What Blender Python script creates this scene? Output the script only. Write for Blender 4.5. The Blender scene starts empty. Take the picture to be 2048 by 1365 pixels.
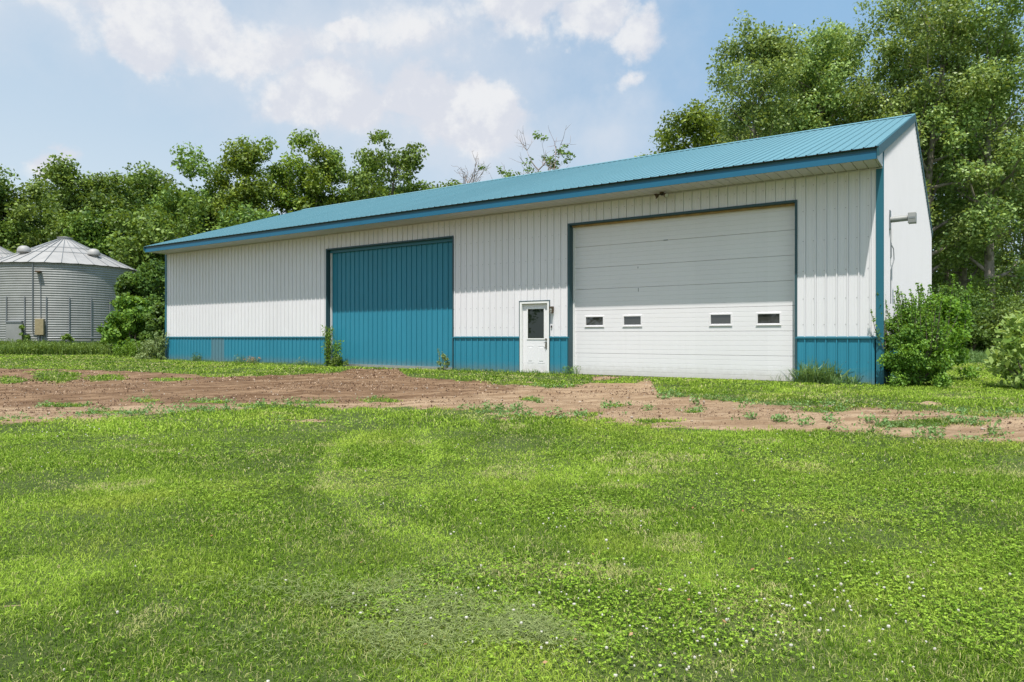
import bpy, math, random
import numpy as np
from mathutils import Vector, Matrix
R = math.radians
S = bpy.context.scene
col = S.collection

# ------------------------------------------------------------------ camera
F_PX, HZ, EYE = 1400.0, 674.2, 1.07        # measured on the 2048 px wide photograph
cam = bpy.data.cameras.new('camera')
co = bpy.data.objects.new('camera', cam); col.objects.link(co)
co.location = (0, 0, EYE); co.rotation_euler = (R(90), 0, 0)
cam.sensor_width = 36; cam.lens = 36*F_PX/2048; cam.shift_y = -(682.5-HZ)/2048
cam.clip_start = 0.05; cam.clip_end = 3000
S.camera = co

# ------------------------------------------------------------------ sun, sky, exposure
SUN = Vector((-0.079, -0.392, 0.917)).normalized()
sl = bpy.data.lights.new('sun', 'SUN'); sl.energy = 5.0; sl.angle = R(0.55); sl.color = (1, .955, .90)
so = bpy.data.objects.new('sun', sl); col.objects.link(so)
so.rotation_euler = SUN.to_track_quat('Z', 'Y').to_euler()
S.view_settings.view_transform = 'Standard'; S.view_settings.look = 'None'
S.view_settings.gamma = 1; S.view_settings.exposure = 0.18
W = bpy.data.worlds.new('World'); S.world = W; W.use_nodes = True

class NT:
    """small helper for node graphs"""
    def __init__(s, tree): s.t = tree; s.n = tree.nodes; s.l = tree.links
    def node(s, typ, **kw):
        n = s.n.new(typ)
        for k, v in kw.items(): setattr(n, k, v)
        return n
    def put(s, sock, v):
        if v is None: return
        if isinstance(v, bpy.types.NodeSocket): s.l.new(v, sock)
        else: sock.default_value = v
    def math(s, op, a, b=None, c=None, clamp=False):
        n = s.node('ShaderNodeMath', operation=op, use_clamp=clamp)
        s.put(n.inputs[0], a); s.put(n.inputs[1], b); s.put(n.inputs[2], c); return n.outputs[0]
    def vmath(s, op, a, b=None, out=0):
        n = s.node('ShaderNodeVectorMath', operation=op)
        s.put(n.inputs[0], a); s.put(n.inputs[1], b); return n.outputs[out]
    def noise(s, vec, scale, detail=4, rough=.55, dist=0, color=False):
        n = s.node('ShaderNodeTexNoise'); s.put(n.inputs['Vector'], vec)
        n.inputs['Scale'].default_value = scale; n.inputs['Detail'].default_value = detail
        n.inputs['Roughness'].default_value = rough; n.inputs['Distortion'].default_value = dist
        return n.outputs[1 if color else 0]
    def mix(s, f, a, b):
        n = s.node('ShaderNodeMix', data_type='RGBA')
        s.put(n.inputs[0], f); s.put(n.inputs[6], a); s.put(n.inputs[7], b); return n.outputs[2]
    def ss(s, v, lo, hi, a=0., b=1.):
        n = s.node('ShaderNodeMapRange', interpolation_type='SMOOTHSTEP')
        s.put(n.inputs[0], v); n.inputs[1].default_value = lo; n.inputs[2].default_value = hi
        n.inputs[3].default_value = a; n.inputs[4].default_value = b; return n.outputs[0]

def sky():
    g = NT(W.node_tree); g.n.clear()
    out = g.node('ShaderNodeOutputWorld'); bg = g.node('ShaderNodeBackground')
    g.l.new(bg.outputs[0], out.inputs[0]); bg.inputs[1].default_value = 0.12
    st = g.node('ShaderNodeTexSky', sky_type='NISHITA'); st.sun_disc = False
    st.sun_elevation = math.asin(SUN.z); st.sun_rotation = math.atan2(SUN.x, SUN.y)
    st.air_density = 1.0; st.dust_density = 1.2; st.ozone_density = 1.6; st.altitude = 200
    tc = g.node('ShaderNodeTexCoord').outputs['Generated']
    d = g.vmath('NORMALIZE', tc)
    sep = g.node('ShaderNodeSeparateXYZ'); g.l.new(d, sep.inputs[0]); X, Y, Z = sep.outputs
    # pale summer haze low in the air, paler towards the left
    base = g.mix(g.ss(Z, .10, .50, .80, .25), st.outputs[0], (4.6, 5.6, 6.4, 1))
    base = g.mix(g.ss(X, -.70, .25, .6, .0), base, (5.3, 6.0, 6.5, 1))
    base = g.mix(g.math('MULTIPLY', g.ss(Z, .06, .42, .0, .8), g.ss(X, -.2, .5, .45, 1)), base, (2.15, 3.9, 5.9, 1))
    # clouds: ellipses in the dome broken up by noise
    warp = g.vmath('SCALE', g.vmath('SUBTRACT', g.noise(d, 5.5, 6, .6, color=True), (.5, .5, .5)))
    warp.node.inputs['Scale'].default_value = .17
    dw = g.vmath('ADD', d, warp)
    def blob(px, py, rx, ry, w):
        v = Vector(((px-1024)/F_PX, 1, (HZ-py)/F_PX)).normalized()
        q = g.vmath('SUBTRACT', dw, tuple(v))
        q = g.vmath('MULTIPLY', q, (F_PX/rx*.95, F_PX/rx*.5, F_PX/ry*1.0))
        L = g.vmath('LENGTH', q, out=1)
        return g.math('MULTIPLY', g.math('SUBTRACT', 1.0, L), w)
    def union(bl):
        m = None
        for b in bl:
            k = blob(*b); m = k if m is None else g.math('MAXIMUM', m, k)
        return m
    dense = union([(330, 40, 230, 90, .9), (250, 105, 110, 60, .85), (480, 90, 230, 70, .7), (680, 55, 55, 30, .75),
                   (1080, 10, 150, 85, 1.0), (1180, 60, 90, 60, .9), (1262, 105, 60, 60, .7), (860, 60, 170, 60, .35),
                   (880, 195, 190, 62, 1.0), (690, 205, 160, 75, .9), (1000, 190, 60, 40, .75), (620, 240, 110, 45, .6),
                   (1235, 195, 45, 18, .4), (140, 350, 50, 30, .6), (900, 240, 210, 50, .6)])
    veil = union([(700, 80, 640, 190, .9), (880, 260, 420, 120, 1.0), (1190, 280, 150, 100, .8), (300, 80, 330, 110, .8)])
    n1 = g.noise(d, 8, 9, .6); n2 = g.noise(d, 24, 7, .62)
    nn = g.math('ADD', g.math('MULTIPLY', g.math('SUBTRACT', n1, .5), 1.0), g.math('MULTIPLY', g.math('SUBTRACT', n2, .5), .5))
    dm = g.ss(g.math('ADD', dense, nn), .06, .46, 0, .88)
    vm = g.ss(g.math('ADD', veil, g.math('MULTIPLY', nn, .7)), -.2, .9, 0, .75)
    c = g.mix(vm, base, (5.2, 5.6, 6.2, 1))
    up = g.vmath('ADD', d, (-.012, 0, .028))
    lit = g.math('ADD', g.math('SUBTRACT', n1, g.noise(up, 8, 9, .6)), g.math('MULTIPLY', g.math('SUBTRACT', n2, g.noise(up, 24, 7, .62)), .35))
    tone = g.mix(g.ss(lit, -.07, .13), (5.35, 5.5, 6.0, 1), (6.5, 6.5, 6.6, 1))
    c = g.mix(dm, c, tone)
    # unseen bright clouds around and behind the camera, added as fill light
    rest = g.math('MULTIPLY', g.ss(g.noise(d, 3.5, 8, .6), .42, .58), g.ss(Y, .25, -.15, 0, .35))
    c = g.mix(g.math('MULTIPLY', rest, g.ss(Z, .0, .12)), c, (7.0, 7.1, 7.3, 1))
    g.l.new(c, bg.inputs[0])
sky()

# ------------------------------------------------------------------ helpers
def hex3(r, g, b):
    f = lambda c: ((c/255+.055)/1.055)**2.4 if c > 10 else c/255/12.92
    return (f(r), f(g), f(b), 1)

def tag(o, label=None, cat=None, group=None, kind=None):
    if label: o['label'] = label
    if cat: o['category'] = cat
    if group: o['group'] = group
    if kind: o['kind'] = kind
    return o

def empty(name, loc, rz=0, label=None, cat=None, group=None):
    o = bpy.data.objects.new(name, None); col.objects.link(o)
    o.location = loc; o.rotation_euler = (0, 0, rz); o.empty_display_size = .2
    return tag(o, label, cat, group)

class MB:
    """collects shapes and links them as ONE mesh object"""
    def __init__(s): s.v = []; s.f = []; s.m = []; s.cur = 0
    def add(s, vs, fs):
        k = len(s.v); s.v += [tuple(p) for p in vs]
        s.f += [tuple(i+k for i in f) for f in fs]; s.m += [s.cur]*len(fs)
    def box(s, x0, x1, y0, y1, z0, z1):
        s.add([(x0,y0,z0),(x1,y0,z0),(x1,y1,z0),(x0,y1,z0),(x0,y0,z1),(x1,y0,z1),(x1,y1,z1),(x0,y1,z1)],
              [(0,3,2,1),(4,5,6,7),(0,1,5,4),(1,2,6,5),(2,3,7,6),(3,0,4,7)])
    def prism(s, poly, axis, a0, a1):
        """polygon of 2-D points extruded along axis (0 x, 1 y, 2 z)"""
        n = len(poly)
        def P(p, a):
            q = list(p); q.insert(axis, a); return q
        s.add([P(p, a0) for p in poly]+[P(p, a1) for p in poly],
              [tuple(range(n))[::-1], tuple(range(n, 2*n))]+[(i, (i+1) % n, (i+1) % n+n, i+n) for i in range(n)])
    def tube(s, pts, rad, n=8, cap=True):
        pts = [Vector(p) for p in pts]; rad = rad if hasattr(rad, '__len__') else [rad]*len(pts)
        vs = []; 
        for i, p in enumerate(pts):
            t = (pts[min(i+1, len(pts)-1)]-pts[max(i-1, 0)]).normalized()
            a = t.cross(Vector((0, 0, 1)) if abs(t.z) < .9 else Vector((1, 0, 0))).normalized(); b = t.cross(a)
            for j in range(n):
                an = 2*math.pi*j/n; vs.append(p+(a*math.cos(an)+b*math.sin(an))*rad[i])
        fs = [(i*n+j, i*n+(j+1) % n, (i+1)*n+(j+1) % n, (i+1)*n+j) for i in range(len(pts)-1) for j in range(n)]
        if cap: fs += [tuple(range(n))[::-1], tuple(range((len(pts)-1)*n, len(pts)*n))]
        s.add(vs, fs)
    def lathe(s, prof, n=32, c=(0, 0, 0), a0=0, a1=2*math.pi):
        full = abs(a1-a0-2*math.pi) < 1e-6; m = n if full else n+1; vs = []
        for r, z in prof:
            for j in range(m):
                a = a0+(a1-a0)*j/n; vs.append((c[0]+r*math.cos(a), c[1]+r*math.sin(a), c[2]+z))
        fs = []
        for i in range(len(prof)-1):
            for j in range(n):
                k = (j+1) % m; fs.append((i*m+j, i*m+k, (i+1)*m+k, (i+1)*m+j))
        s.add(vs, fs)
    def sheet(s, prof, org, along, out, up, z0, z1):
        """ribbed sheet metal: profile (t, offset) swept along 'up'; z0/z1 numbers or functions of t"""
        o, A, O, U = map(Vector, (org, along, out, up))
        f0 = z0 if callable(z0) else (lambda t: z0); f1 = z1 if callable(z1) else (lambda t: z1)
        vs = []
        for t, h in prof:
            b = o+A*t+O*h; vs += [b+U*f0(t), b+U*f1(t)]
        s.add(vs, [(2*i, 2*i+2, 2*i+3, 2*i+1) for i in range(len(prof)-1)])
    def build(s, name, mat, parent=None, smooth=False, bevel=0, loc=None):
        me = bpy.data.meshes.new(name); me.from_pydata(s.v, [], s.f)
        for m in (mat if isinstance(mat, (list, tuple)) else [mat]): me.materials.append(m)
        if any(s.m): me.polygons.foreach_set('material_index', s.m)
        if smooth: me.polygons.foreach_set('use_smooth', [True]*len(me.polygons))
        me.validate(); me.update()
        o = bpy.data.objects.new(name, me); col.objects.link(o)
        if parent: o.parent = parent
        if loc: o.location = loc
        if bevel:
            b = o.modifiers.new('bevel', 'BEVEL'); b.width = bevel; b.segments = 2; b.limit_method = 'ANGLE'
        return o

def np_mesh(name, V, mat, tint=None, parent=None, mi=None):
    """quads from an (n,4,3) array, one object, with a face attribute 'tint'"""
    n = len(V); me = bpy.data.meshes.new(name)
    me.vertices.add(n*4); me.loops.add(n*4); me.polygons.add(n)
    me.vertices.foreach_set('co', np.ascontiguousarray(V, dtype=np.float32).ravel())
    me.loops.foreach_set('vertex_index', np.arange(n*4, dtype=np.int32))
    me.polygons.foreach_set('loop_start', np.arange(0, n*4, 4, dtype=np.int32))
    me.polygons.foreach_set('loop_total', np.full(n, 4, dtype=np.int32))
    for m in (mat if isinstance(mat, (list, tuple)) else [mat]): me.materials.append(m)
    if mi is not None: me.polygons.foreach_set('material_index', mi.astype(np.int32))
    me.update(calc_edges=True)
    if tint is not None:
        a = me.attributes.new('tint', 'FLOAT', 'FACE'); a.data.foreach_set('value', tint.astype(np.float32))
    o = bpy.data.objects.new(name, me); col.objects.link(o)
    if parent: o.parent = parent
    return o

def _h(ix, iy, seed):
    n = (ix.astype(np.int64)*374761393+iy.astype(np.int64)*668265263+seed*1442695041) & 0x7fffffff
    n = ((n ^ (n >> 13))*1274126177) & 0x7fffffff
    return ((n ^ (n >> 16)) & 0xffff)/65535.0
def vnoise(x, y, seed=0):
    ix = np.floor(x); iy = np.floor(y); fx = x-ix; fy = y-iy
    fx = fx*fx*(3-2*fx); fy = fy*fy*(3-2*fy)
    a = _h(ix, iy, seed); b = _h(ix+1, iy, seed); c = _h(ix, iy+1, seed); d = _h(ix+1, iy+1, seed)
    return a*(1-fx)*(1-fy)+b*fx*(1-fy)+c*(1-fx)*fy+d*fx*fy
def fbm(x, y, scale, seed=0, oct=4):
    s = 0; a = .5; t = 0
    for i in range(oct):
        s = s+a*vnoise(x*scale, y*scale, seed+i*17); t += a; a *= .5; scale *= 2.03
    return s/t
def sstep(a, b, x):
    t = np.clip((x-a)/(b-a), 0, 1); return t*t*(3-2*t)

# ------------------------------------------------------------------ materials
def mat(name):
    m = bpy.data.materials.new(name); m.use_nodes = True
    g = NT(m.node_tree); b = g.n['Principled BSDF']; return m, g, b
def simple(name, c, rough=.5, metal=0, var=.06, scale=6, spec=.5, bump=0):
    m, g, b = mat(name); p = g.node('ShaderNodeNewGeometry').outputs['Position']
    n = g.noise(p, scale, 5, .6)
    lo = tuple(x*(1-var) for x in c[:3])+(1,); hi = tuple(min(1, x*(1+var)) for x in c[:3])+(1,)
    g.l.new(g.mix(g.ss(n, .3, .7), lo, hi), b.inputs['Base Color'])
    b.inputs['Roughness'].default_value = rough; b.inputs['Metallic'].default_value = metal
    b.inputs['Specular IOR Level'].default_value = spec
    if bump:
        bp = g.node('ShaderNodeBump'); bp.inputs['Strength'].default_value = bump; bp.inputs['Distance'].default_value = .01
        g.l.new(g.noise(p, scale*8, 4), bp.inputs['Height']); g.l.new(bp.outputs[0], b.inputs['Normal'])
    return m
def painted_metal(name, c, rough, streak, grime=(.25, .2, .14, 1), ground=0.0, spec=.4):
    """coated sheet steel: faint oil-canning, rain streaks running down, splashed soil low on the wall"""
    m, g, b = mat(name); p = g.node('ShaderNodeNewGeometry').outputs['Position']
    mp = g.node('ShaderNodeMapping'); mp.inputs['Scale'].default_value = (7, 7, .35); g.l.new(p, mp.inputs[0])
    st = g.ss(g.noise(mp.outputs[0], 1.0, 5, .65), .45, .8, 0, streak)
    bl = g.ss(g.noise(p, .9, 5, .6), .4, .75, 0, streak*.8)
    cc = g.mix(g.math('MAXIMUM', st, bl), c, tuple(x*.75 for x in c[:3])+(1,))
    if ground:
        sp = g.node('ShaderNodeSeparateXYZ'); g.l.new(p, sp.inputs[0])
        h = g.math('ADD', sp.outputs[2], g.math('MULTIPLY', g.noise(p, 9, 5, .7), -.35))
        cc = g.mix(g.ss(h, -.22, .2, ground, 0), cc, grime)
    along = g.math('DIVIDE', g.vmath('DOT_PRODUCT', p, (-math.sin(.9718), math.cos(.9718), 0), out=1), .9144)
    wn = g.node('ShaderNodeTexWhiteNoise', noise_dimensions='1D'); g.l.new(g.math('FLOOR', g.math('ADD', along, .1)), wn.inputs['W'])
    cc = g.mix(g.math('MULTIPLY', wn.outputs['Value'], .10), cc, tuple(x*.55 for x in c[:3])+(1,))
    g.l.new(cc, b.inputs['Base Color'])
    b.inputs['Roughness'].default_value = rough; b.inputs['Specular IOR Level'].default_value = spec
    bp = g.node('ShaderNodeBump'); bp.inputs['Strength'].default_value = .12; bp.inputs['Distance'].default_value = .02
    g.l.new(g.noise(mp.outputs[0], .8, 3), bp.inputs['Height']); g.l.new(bp.outputs[0], b.inputs['Normal'])
    return m
M = {}
M['white'] = painted_metal('white_steel', (.765, .755, .77, 1), .5, .14, ground=0)
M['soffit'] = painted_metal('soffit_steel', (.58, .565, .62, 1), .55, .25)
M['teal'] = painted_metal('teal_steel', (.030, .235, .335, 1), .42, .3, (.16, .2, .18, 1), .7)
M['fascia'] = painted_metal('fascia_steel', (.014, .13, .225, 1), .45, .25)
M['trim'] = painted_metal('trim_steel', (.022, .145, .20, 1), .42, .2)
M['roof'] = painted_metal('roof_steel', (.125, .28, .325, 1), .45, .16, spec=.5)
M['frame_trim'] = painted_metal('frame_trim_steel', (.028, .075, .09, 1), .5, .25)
M['shade_trim'] = painted_metal('shade_trim_steel', (.022, .10, .125, 1), .42, .2)  # darker copy of trim: eave shade and grazing sun put into the colour
M['old_teal'] = painted_metal('faded_steel', (.10, .22, .27, 1), .55, .3, (.16, .2, .18, 1), .5)
M['door_white'] = painted_metal('door_steel', (.79, .775, .785, 1), .45, .12, (.4, .36, .3, 1), .5)
M['vinyl'] = simple('white_vinyl', (.8, .8, .78), .4, var=.03)
M['rubber'] = simple('black_rubber', (.02, .02, .02), .7)
M['screw'] = simple('screw_heads', (.22, .22, .22), .4, .6)
M['concrete'] = simple('concrete', (.42, .36, .28), .9, var=.25, scale=4, bump=.4)
M['wood'] = simple('header_board', (.42, .27, .12), .8, var=.2)
M['alu'] = simple('aluminium', (.5, .5, .5), .4, .7)
M['nickel'] = simple('brushed_nickel', (.35, .33, .3), .3, .9)
M['bronze'] = simple('bronze_lamp', (.10, .065, .035), .5, .3, var=.3, scale=20)
M['lampglass'] = simple('lamp_glass', (.55, .55, .5), .15)
M['tan'] = simple('tan_enamel', (.33, .27, .15), .55, var=.12)
M['black'] = simple('black_cable', (.015, .015, .015), .5)
M['bark'] = simple('bark', (.14, .115, .09), .95, var=.45, scale=3, bump=.8)
M['pale_bark'] = simple('pale_bark', (.24, .205, .165), .95, var=.4, scale=3, bump=.8)
M['dead'] = simple('dead_wood', (.26, .21, .18), .9, var=.3)
M['redtwig'] = simple('red_twigs', (.36, .20, .15), .9, var=.3)
M['stone'] = simple('field_stone', (.42, .36, .29), .9, var=.3, scale=30)
M['crumb'] = simple('pale_crumbs', (.40, .29, .2), .95, var=.3, scale=30)
M['soil'] = simple('soil_clod', (.13, .075, .045), .95, var=.35, scale=30)

def glass_mat():
    m, g, b = mat('dark_glass'); b.inputs['Base Color'].default_value = (.045, .045, .04, 1)
    b.inputs['Roughness'].default_value = .02; b.inputs['Specular IOR Level'].default_value = .5
    b.inputs['IOR'].default_value = 1.9; return m
M['glass'] = glass_mat()
M['door_glass'] = glass_mat(); M['door_glass'].node_tree.nodes['Principled BSDF'].inputs['Base Color'].default_value = (.012, .018, .012, 1); M['door_glass'].node_tree.nodes['Principled BSDF'].inputs['IOR'].default_value = 1.6
def galv(name, c, rough):
    m, g, b = mat(name); p = g.node('ShaderNodeNewGeometry').outputs['Position']
    n = g.noise(p, 1.3, 5, .6); v = g.node('ShaderNodeTexVoronoi'); v.inputs['Scale'].default_value = 9; g.l.new(p, v.inputs['Vector'])
    cc = g.mix(g.ss(n, .3, .7), tuple(x*.82 for x in c)+(1,), tuple(c)+(1,))
    sv = g.node('ShaderNodeSeparateColor'); g.l.new(v.outputs['Color'], sv.inputs[0])
    cc = g.mix(g.math('MULTIPLY', sv.outputs[0], .2), cc, (.3, .32, .33, 1))
    g.l.new(cc, b.inputs['Base Color']); b.inputs['Metallic'].default_value = .2; b.inputs['Roughness'].default_value = rough
    return m
M['galv'] = galv('galvanised', (.33, .335, .315), .55)
M['galv_roof'] = galv('galvanised_roof', (.40, .39, .37), .65)
M['galv_dark'] = galv('galvanised_posts', (.24, .26, .27), .5)

def foliage(name, dark, light, trans=.35, rough=.5, spec=.35):
    m, g, b = mat(name)
    at = g.node('ShaderNodeAttribute', attribute_name='tint').outputs['Fac']
    oi = g.node('ShaderNodeObjectInfo').outputs['Random']
    c = g.mix(at, dark, light)
    hv = g.node('ShaderNodeHueSaturation'); g.l.new(c, hv.inputs['Color'])
    g.l.new(g.math('MULTIPLY_ADD', oi, .02, .49), hv.inputs['Hue']); g.l.new(g.math('MULTIPLY_ADD', oi, .3, .85), hv.inputs['Value'])
    c = hv.outputs[0]; g.l.new(c, b.inputs['Base Color'])
    b.inputs['Roughness'].default_value = rough; b.inputs['Specular IOR Level'].default_value = spec
    tr = g.node('ShaderNodeBsdfTranslucent'); g.l.new(g.mix(.5, c, (light[0]*1.5, light[1]*1.3, light[2]*.5, 1)), tr.inputs[0])
    ms = g.node('ShaderNodeMixShader'); ms.inputs[0].default_value = trans
    g.l.new(b.outputs[0], ms.inputs[1]); g.l.new(tr.outputs[0], ms.inputs[2])
    g.l.new(ms.outputs[0], g.n['Material Output'].inputs[0]); return m
M['leaf'] = foliage('tree_leaves', (.042, .092, .014, 1), (.26, .385, .07, 1), .28)
M['leaf_yellow'] = foliage('yellowish_leaves', (.06, .115, .014, 1), (.29, .39, .05, 1), .28)
M['leaf_willow'] = foliage('silvery_leaves', (.06, .125, .027, 1), (.41, .54, .16, 1), .32, .45, .45)
M['leaf_dark'] = foliage('shrub_leaves', (.04, .09, .016, 1), (.16, .26, .045, 1), .3)
M['leaf_mid'] = foliage('privet_leaves', (.05, .125, .015, 1), (.24, .39, .05, 1), .3)
M['leaf_bright'] = foliage('bright_leaves', (.10, .21, .02, 1), (.22, .38, .04, 1), .4)
M['leaf_pale'] = foliage('pale_leaves', (.16, .30, .05, 1), (.46, .62, .20, 1), .35)
M['leaf_grey'] = foliage('grey_green_leaves', (.15, .24, .07, 1), (.36, .46, .20, 1), .3)
M['reed'] = foliage('coarse_grass', (.08, .17, .04, 1), (.25, .38, .13, 1), .3)
M['leaf_red'] = foliage('dry_leaf', (.32, .13, .05, 1), (.45, .28, .13, 1), .2)
M['petal'] = foliage('clover_bloom', (.62, .60, .50, 1), (.85, .84, .78, 1), .2)

def grass_mat(name, dark, light, dry):
    m, g, b = mat(name); p = g.node('ShaderNodeNewGeometry').outputs['Position']
    at = g.node('ShaderNodeAttribute', attribute_name='tint').outputs['Fac']
    c = g.mix(g.math('MINIMUM', at, 1.0), dark, light)
    c = g.mix(g.ss(at, 1.0, 2.0), c, dry)
    big = g.noise(p, .55, 5, .6)
    c = g.mix(g.ss(big, .5, .74, 0, .5), c, (light[0]*1.25, light[1]*1.02, light[2]*1.3, 1))
    c = g.mix(g.ss(g.noise(p, 1.7, 4, .6), .52, .78, 0, .5), c, tuple(x*.62 for x in dark[:3])+(1,))
    g.l.new(c, b.inputs['Base Color']); b.inputs['Roughness'].default_value = .5; b.inputs['Specular IOR Level'].default_value = .15
    tr = g.node('ShaderNodeBsdfTranslucent'); g.l.new(c, tr.inputs[0])
    ms = g.node('ShaderNodeMixShader'); ms.inputs[0].default_value = .35
    g.l.new(b.outputs[0], ms.inputs[1]); g.l.new(tr.outputs[0], ms.inputs[2]); g.l.new(ms.outputs[0], g.n['Material Output'].inputs[0])
    return m
M['grass'] = grass_mat('lawn_blades', (.09, .185, .010, 1), (.48, .66, .085, 1), (.62, .55, .28, 1))
M['clover'] = grass_mat('clover_leaves', (.10, .22, .012, 1), (.42, .61, .07, 1), (.45, .46, .16, 1))

# ------------------------------------------------------------------ site frame (shed axes) and terrain
AZ = 0.9718; C0 = np.array([8.2025, 15.4884])
U = np.array([-math.sin(AZ), math.cos(AZ)]); Vv = np.array([math.cos(AZ), math.sin(AZ)])
L_, W_ = 29.0, 15.5
def terrain(x, y):
    x = np.asarray(x, float); y = np.asarray(y, float)
    dx = x-C0[0]; dy = y-C0[1]; d = dx*Vv[0]+dy*Vv[1]; t = dx*U[0]+dy*U[1]
    z = -.38*sstep(1.0, 13, -d)
    z = z-.28*sstep(0, 9, -t)*sstep(-7, 3, d)
    z = z+.45*sstep(40, 52, y)*sstep(10, 20, -x)
    near = np.clip((45-np.hypot(x, y))/20, 0, 1)*sstep(.3, 1.5, -d+np.where((t > -1) & (t < L_+1), 0, 5))
    z = z+(fbm(x, y, .35, 3, 3)-.5)*.10*near+(fbm(x, y, 2.2, 9, 3)-.5)*.02*near
    return z
def gz(x, y): return float(terrain(np.array([x]), np.array([y]))[0])
def at(px, Y): return (px-1024)/F_PX*Y                     # world x of a photo column at depth Y
def hz(py, Y): return EYE+(HZ-py)/F_PX*Y                   # world z of a photo row at depth Y
def spot(px, py, it=12):
    """point of the ground seen in the photo at (px, py)"""
    Y = 12.0
    for _ in range(it): Y = (EYE-gz(at(px, Y), Y))*F_PX/(py-HZ)
    return at(px, Y), Y

UPX = [-400, 0, 60, 200, 330, 420, 560, 680, 700, 795, 812, 905, 1040, 1100, 1175, 1190, 1300, 1318, 1400, 1600, 1750, 2048, 2600]
UPY = [738, 737, 738, 742, 746, 754, 751, 744, 738, 738, 751, 762, 770, 774, 768, 752, 756, 790, 796, 811, 818, 832, 850]
LOX = [-400, 0, 100, 300, 500, 640, 700, 900, 1050, 1200, 1300, 1500, 1700, 1900, 2048, 2600]
LOY = [858, 846, 839, 829, 820, 813, 816, 820, 828, 838, 849, 860, 865, 877, 885, 905]
PATCH = [(110, 752, 50, 11), (215, 757, 40, 6), (20, 760, 28, 8), (330, 760, 36, 4), (290, 803, 26, 3), (130, 812, 50, 3), (420, 806, 40, 2.5),
         (1225, 764, 45, 4), (1262, 759, 26, 4), (1650, 819, 48, 5), (1830, 847, 100, 9), (1970, 828, 70, 5),
         (230, 826, 60, 4), (520, 812, 50, 3), (760, 802, 40, 3), (1390, 825, 25, 3), (1060, 800, 22, 3), (980, 822, 60, 4), (1180, 830, 40, 4), (1310, 843, 60, 4), (640, 806, 50, 2.5), (1230, 812, 30, 2)]
BARE = [(880, 764, 34, 4), (950, 767, 40, 5), (1060, 766, 10, 2), (120, 1132, 0, 0), (1010, 838, 14, 3), (1855, 808, 45, 3), (565, 765, 16, 3),
        (250, 808, 16, 4), (26, 1208, 22, 7), (590, 842, 50, 1.5), (1330, 855, 30, 2)]
def dirtmask(x, y):
    """>0 bare soil, <0 lawn; about one unit per 0.3 m, ragged by noise"""
    x = np.asarray(x, float); y = np.asarray(y, float); z = terrain(x, y)
    yy = np.maximum(y, .6); px = 1024+F_PX*x/yy; py = HZ+F_PX*(EYE-z)/yy
    m2 = yy*yy/(F_PX*1.3)                                   # metres of ground per photo row
    u = (py-np.interp(px, UPX, UPY))*m2; l = (np.interp(px, LOX, LOY)-py)*m2
    m = np.minimum(u, l)/.3
    for cx, cy, rx, ry in PATCH:
        q = 1-np.sqrt(((px-cx)/rx)**2+((py-cy)/ry)**2); m = np.minimum(m, np.where(q > -1, -q*3.5+.2, 9))
    for cx, cy, rx, ry in BARE:
        if rx:
            q = 1-np.sqrt(((px-cx)/rx)**2+((py-cy)/ry)**2); m = np.maximum(m, np.where(q > -1, q*2, -9))
    m = m+(fbm(x, y, .9, 21, 4)-.5)*4.0+(fbm(x, y, 3.5, 5, 3)-.5)*3.2
    return np.where(y < 2, -5, np.clip(m, -6, 6))

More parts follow.
